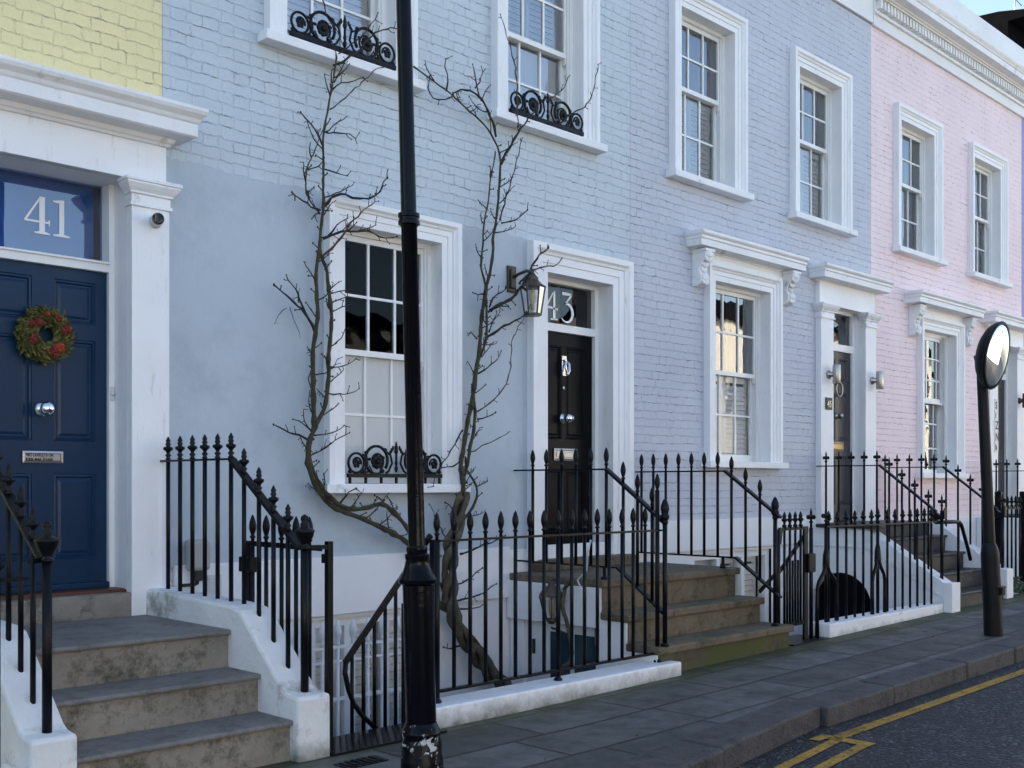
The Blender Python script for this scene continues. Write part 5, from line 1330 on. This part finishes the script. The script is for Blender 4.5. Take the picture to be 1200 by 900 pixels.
lm.quad((6.10, -3.47, -.120 + gz(6.1)), (6.20, -3.47, -.120 + gz(6.2)), (6.20, -3.19, -.120 + gz(6.2)), (6.10, -3.19, -.120 + gz(6.1)))
lm.quad((6.02, -3.19, -.120 + gz(6.1)), (6.20, -3.19, -.120 + gz(6.2)), (6.20, -3.12, -.120 + gz(6.2)), (6.02, -3.12, -.120 + gz(6.1)))
struct('road_marking', lm, 'line')
dc = MB().box(3.36, 3.62, -2.05, -1.92, -.01, .006)
for k in range(6): dc.box(3.385 + k * .038, 3.40 + k * .038, -2.04, -1.93, .006, .011)
single('drain_cover', dc, 'iron', (3.49, -1.985, 0), 'small dark metal cover let into the pavement by the base of the lamp post', 'drain cover')
# litter of dead leaves
lfm = MB(); rl = random.Random(21)
for k in range(90):
    if rl.random() < .6: x = rl.uniform(4.4, 12); y = kf(x) - rl.uniform(.01, .22); z = gzc(x) - .118
    else: x = rl.uniform(3.6, 12); y = rl.uniform(-2.7, -1.72); z = gzc(x) + .006
    a = rl.uniform(0, 6.28); s_ = rl.uniform(.008, .02); w = s_ * rl.uniform(.3, .6)
    c_, n_ = math.cos(a), math.sin(a)
    lfm.add([(x - c_ * s_, y - n_ * s_, z), (x + n_ * w, y - c_ * w, z + .006), (x + c_ * s_, y + n_ * s_, z + .003), (x - n_ * w, y + c_ * w, z + .008)], [(0, 1, 2, 3)])
o = part('fallen_leaves', lfm, 'leaf_gold'); tag(o, 'scattered bits of dead leaf along the gutter', 'leaves', None, 'stuff')
# weed by the pink house's gate
wd = MB(); rw_ = random.Random(4)
for k in range(260):
    a = rw_.uniform(0, 6.28); rr = rw_.uniform(0, .17); P = Vector((13.62 + rr * math.cos(a) * 1.5, -1.50 + rr * .45 * math.sin(a), gz(13.6) + rw_.uniform(.02, .2) * (1 - rr * 3)))
    d_ = Vector((rw_.gauss(0, 1), rw_.gauss(0, 1), rw_.uniform(0, 1))).normalized(); s_ = d_.orthogonal().normalized()
    wd.add([P, P + d_ * .025 + s_ * .01, P + d_ * .05, P + d_ * .025 - s_ * .01], [(0, 1, 2, 3)])
single('weed', wd, 'bush', (13.6, -1.5, gz(13.6)), 'small green weed growing at the foot of the gate by the pink house', 'plant')

# ------------------------------------------------------------------ the other side of the street (seen in the window glass)
def opposite(x0, x1, H, matn, label, gable):
    h = thing('terraced_house', ((x0 + x1) / 2, -15.5, 0), label, 'house', 'houses across the street')
    ws = []
    n = max(2, int((x1 - x0) / 2.4))
    for r in range(2):
        for k in range(n):
            cx = x0 + (x1 - x0) * (k + .5) / n
            ws.append((cx - .5, cx + .5, .9 + r * 2.9, 2.7 + r * 2.7))
    w = MB(); 
    xs_ = sorted({x0, x1} | {q[i] for q in ws for i in (0, 1)}); zs_ = sorted({-.1, H} | {q[i] for q in ws for i in (2, 3)})
    for i in range(len(xs_) - 1):
        for j in range(len(zs_) - 1):
            cx, cz = (xs_[i] + xs_[i + 1]) / 2, (zs_[j] + zs_[j + 1]) / 2
            if any(q[0] < cx < q[1] and q[2] < cz < q[3] for q in ws): continue
            w.quad((xs_[i], -15, zs_[j]), (xs_[i], -15, zs_[j + 1]), (xs_[i + 1], -15, zs_[j + 1]), (xs_[i + 1], -15, zs_[j]))
    w.box(x0, x0 + .1, -23, -15.02, -.1, H).box(x1 - .1, x1, -23, -15.02, -.1, H).box(x0 + .1, x1 - .1, -23, -22.8, -.1, H)
    part('wall', w, matn, h)
    rf = MB()
    if gable: rf.prism([(-14.8, H), (-19, H + 1.9), (-23.2, H), (-23.2, H - .1), (-14.8, H - .1)], 'x', x0, x1)
    else: rf.box(x0, x1, -23, -14.7, H, H + .35)
    ro = part('roof', rf, 'slate', h)
    part('chimney', MB().box(x0 + .3, x0 + 1.4, -19.6, -18.6, H + .2, H + 3.0), 'opp_brick', ro)
    for q in ws:
        f_ = part('window', MB().box(q[0], q[0] + .07, -15.08, -14.98, q[2], q[3]).box(q[1] - .07, q[1], -15.08, -14.98, q[2], q[3]).box(q[0] + .07, q[1] - .07, -15.08, -14.98, q[3] - .07, q[3]).box(q[0] + .07, q[1] - .07, -15.08, -14.98, (q[2] + q[3]) / 2 - .03, (q[2] + q[3]) / 2 + .03).box(q[0] - .1, q[1] + .1, -15.08, -14.88, q[2] - .08, q[2]), 'sash', h)
        part('pane', MB().quad((q[0], -15.05, q[2]), (q[0], -15.05, q[3]), (q[1], -15.05, q[3]), (q[1], -15.05, q[2])), 'glass_dark', f_)
opposite(-6, 3.5, 5.0, 'stucco', 'white house on the far side of the street, reflected in the glass', False)
opposite(3.5, 13, 4.9, 'opp_brick', 'brown brick house on the far side of the street, reflected in the glass', False)
opposite(13, 22, 5.3, 'opp_cream', 'cream house on the far side of the street, reflected in the glass', False)
opposite(22, 29, 5.0, 'stucco', 'white gabled house on the far side of the street, reflected in the glass', True)
opposite(29, 41, 7.2, 'opp_cream', 'taller cream house on the far side of the street, reflected in the glass', False)
opposite(41, 55, 6.6, 'opp_cream', 'cream house farthest along the far side of the street, reflected in the glass', False)
pv = MB().quad((-60, -15.2, .0), (80, -15.2, .2), (80, -11.5, .2), (-60, -11.5, .0))
struct('far_pavement', pv, 'flags')

# ------------------------------------------------------------------ camera, light, render settings
cam = bpy.data.cameras.new('camera'); cam.sensor_width = 36; cam.lens = 36 * 1290 / 1200
cam.shift_y = 117.5 / 1200; cam.clip_end = 2000; cam.clip_start = .05
co = bpy.data.objects.new('camera', cam); COL.objects.link(co)
co.location = (0, -6.6, 1.45); co.rotation_euler = (R(90), 0, -(math.pi / 2 - math.atan2(1295, 1290)))
sc.camera = co
EL, AZ = 33., -22.       # sun behind the terrace
w = bpy.data.worlds.new('World'); sc.world = w; w.use_nodes = True
nt = w.node_tree; bg = nt.nodes['Background']
sky = nt.nodes.new('ShaderNodeTexSky'); sky.sky_type = 'NISHITA'; sky.sun_disc = False
sky.sun_elevation = R(EL); sky.sun_rotation = R(AZ); sky.air_density = 1.0; sky.dust_density = 2.0; sky.ozone_density = 1.0
nt.links.new(sky.outputs[0], bg.inputs['Color']); bg.inputs['Strength'].default_value = .15
sl = bpy.data.lights.new('sun', 'SUN'); sl.energy = 4.6; sl.angle = R(.5); sl.color = (1, .93, .82)
so = bpy.data.objects.new('sun', sl); COL.objects.link(so)
ts = Vector((math.sin(R(AZ)) * math.cos(R(EL)), math.cos(R(AZ)) * math.cos(R(EL)), math.sin(R(EL))))
so.rotation_euler = (-ts).to_track_quat('-Z', 'Y').to_euler(); so.location = ts * 40
sc.view_settings.view_transform = 'Standard'; sc.view_settings.look = 'None'
sc.view_settings.exposure = 1.46; sc.view_settings.gamma = 1
sc.view_settings.use_curve_mapping = False
sc.render.engine = 'CYCLES'
sc.cycles.max_bounces = 8; sc.cycles.transparent_max_bounces = 12
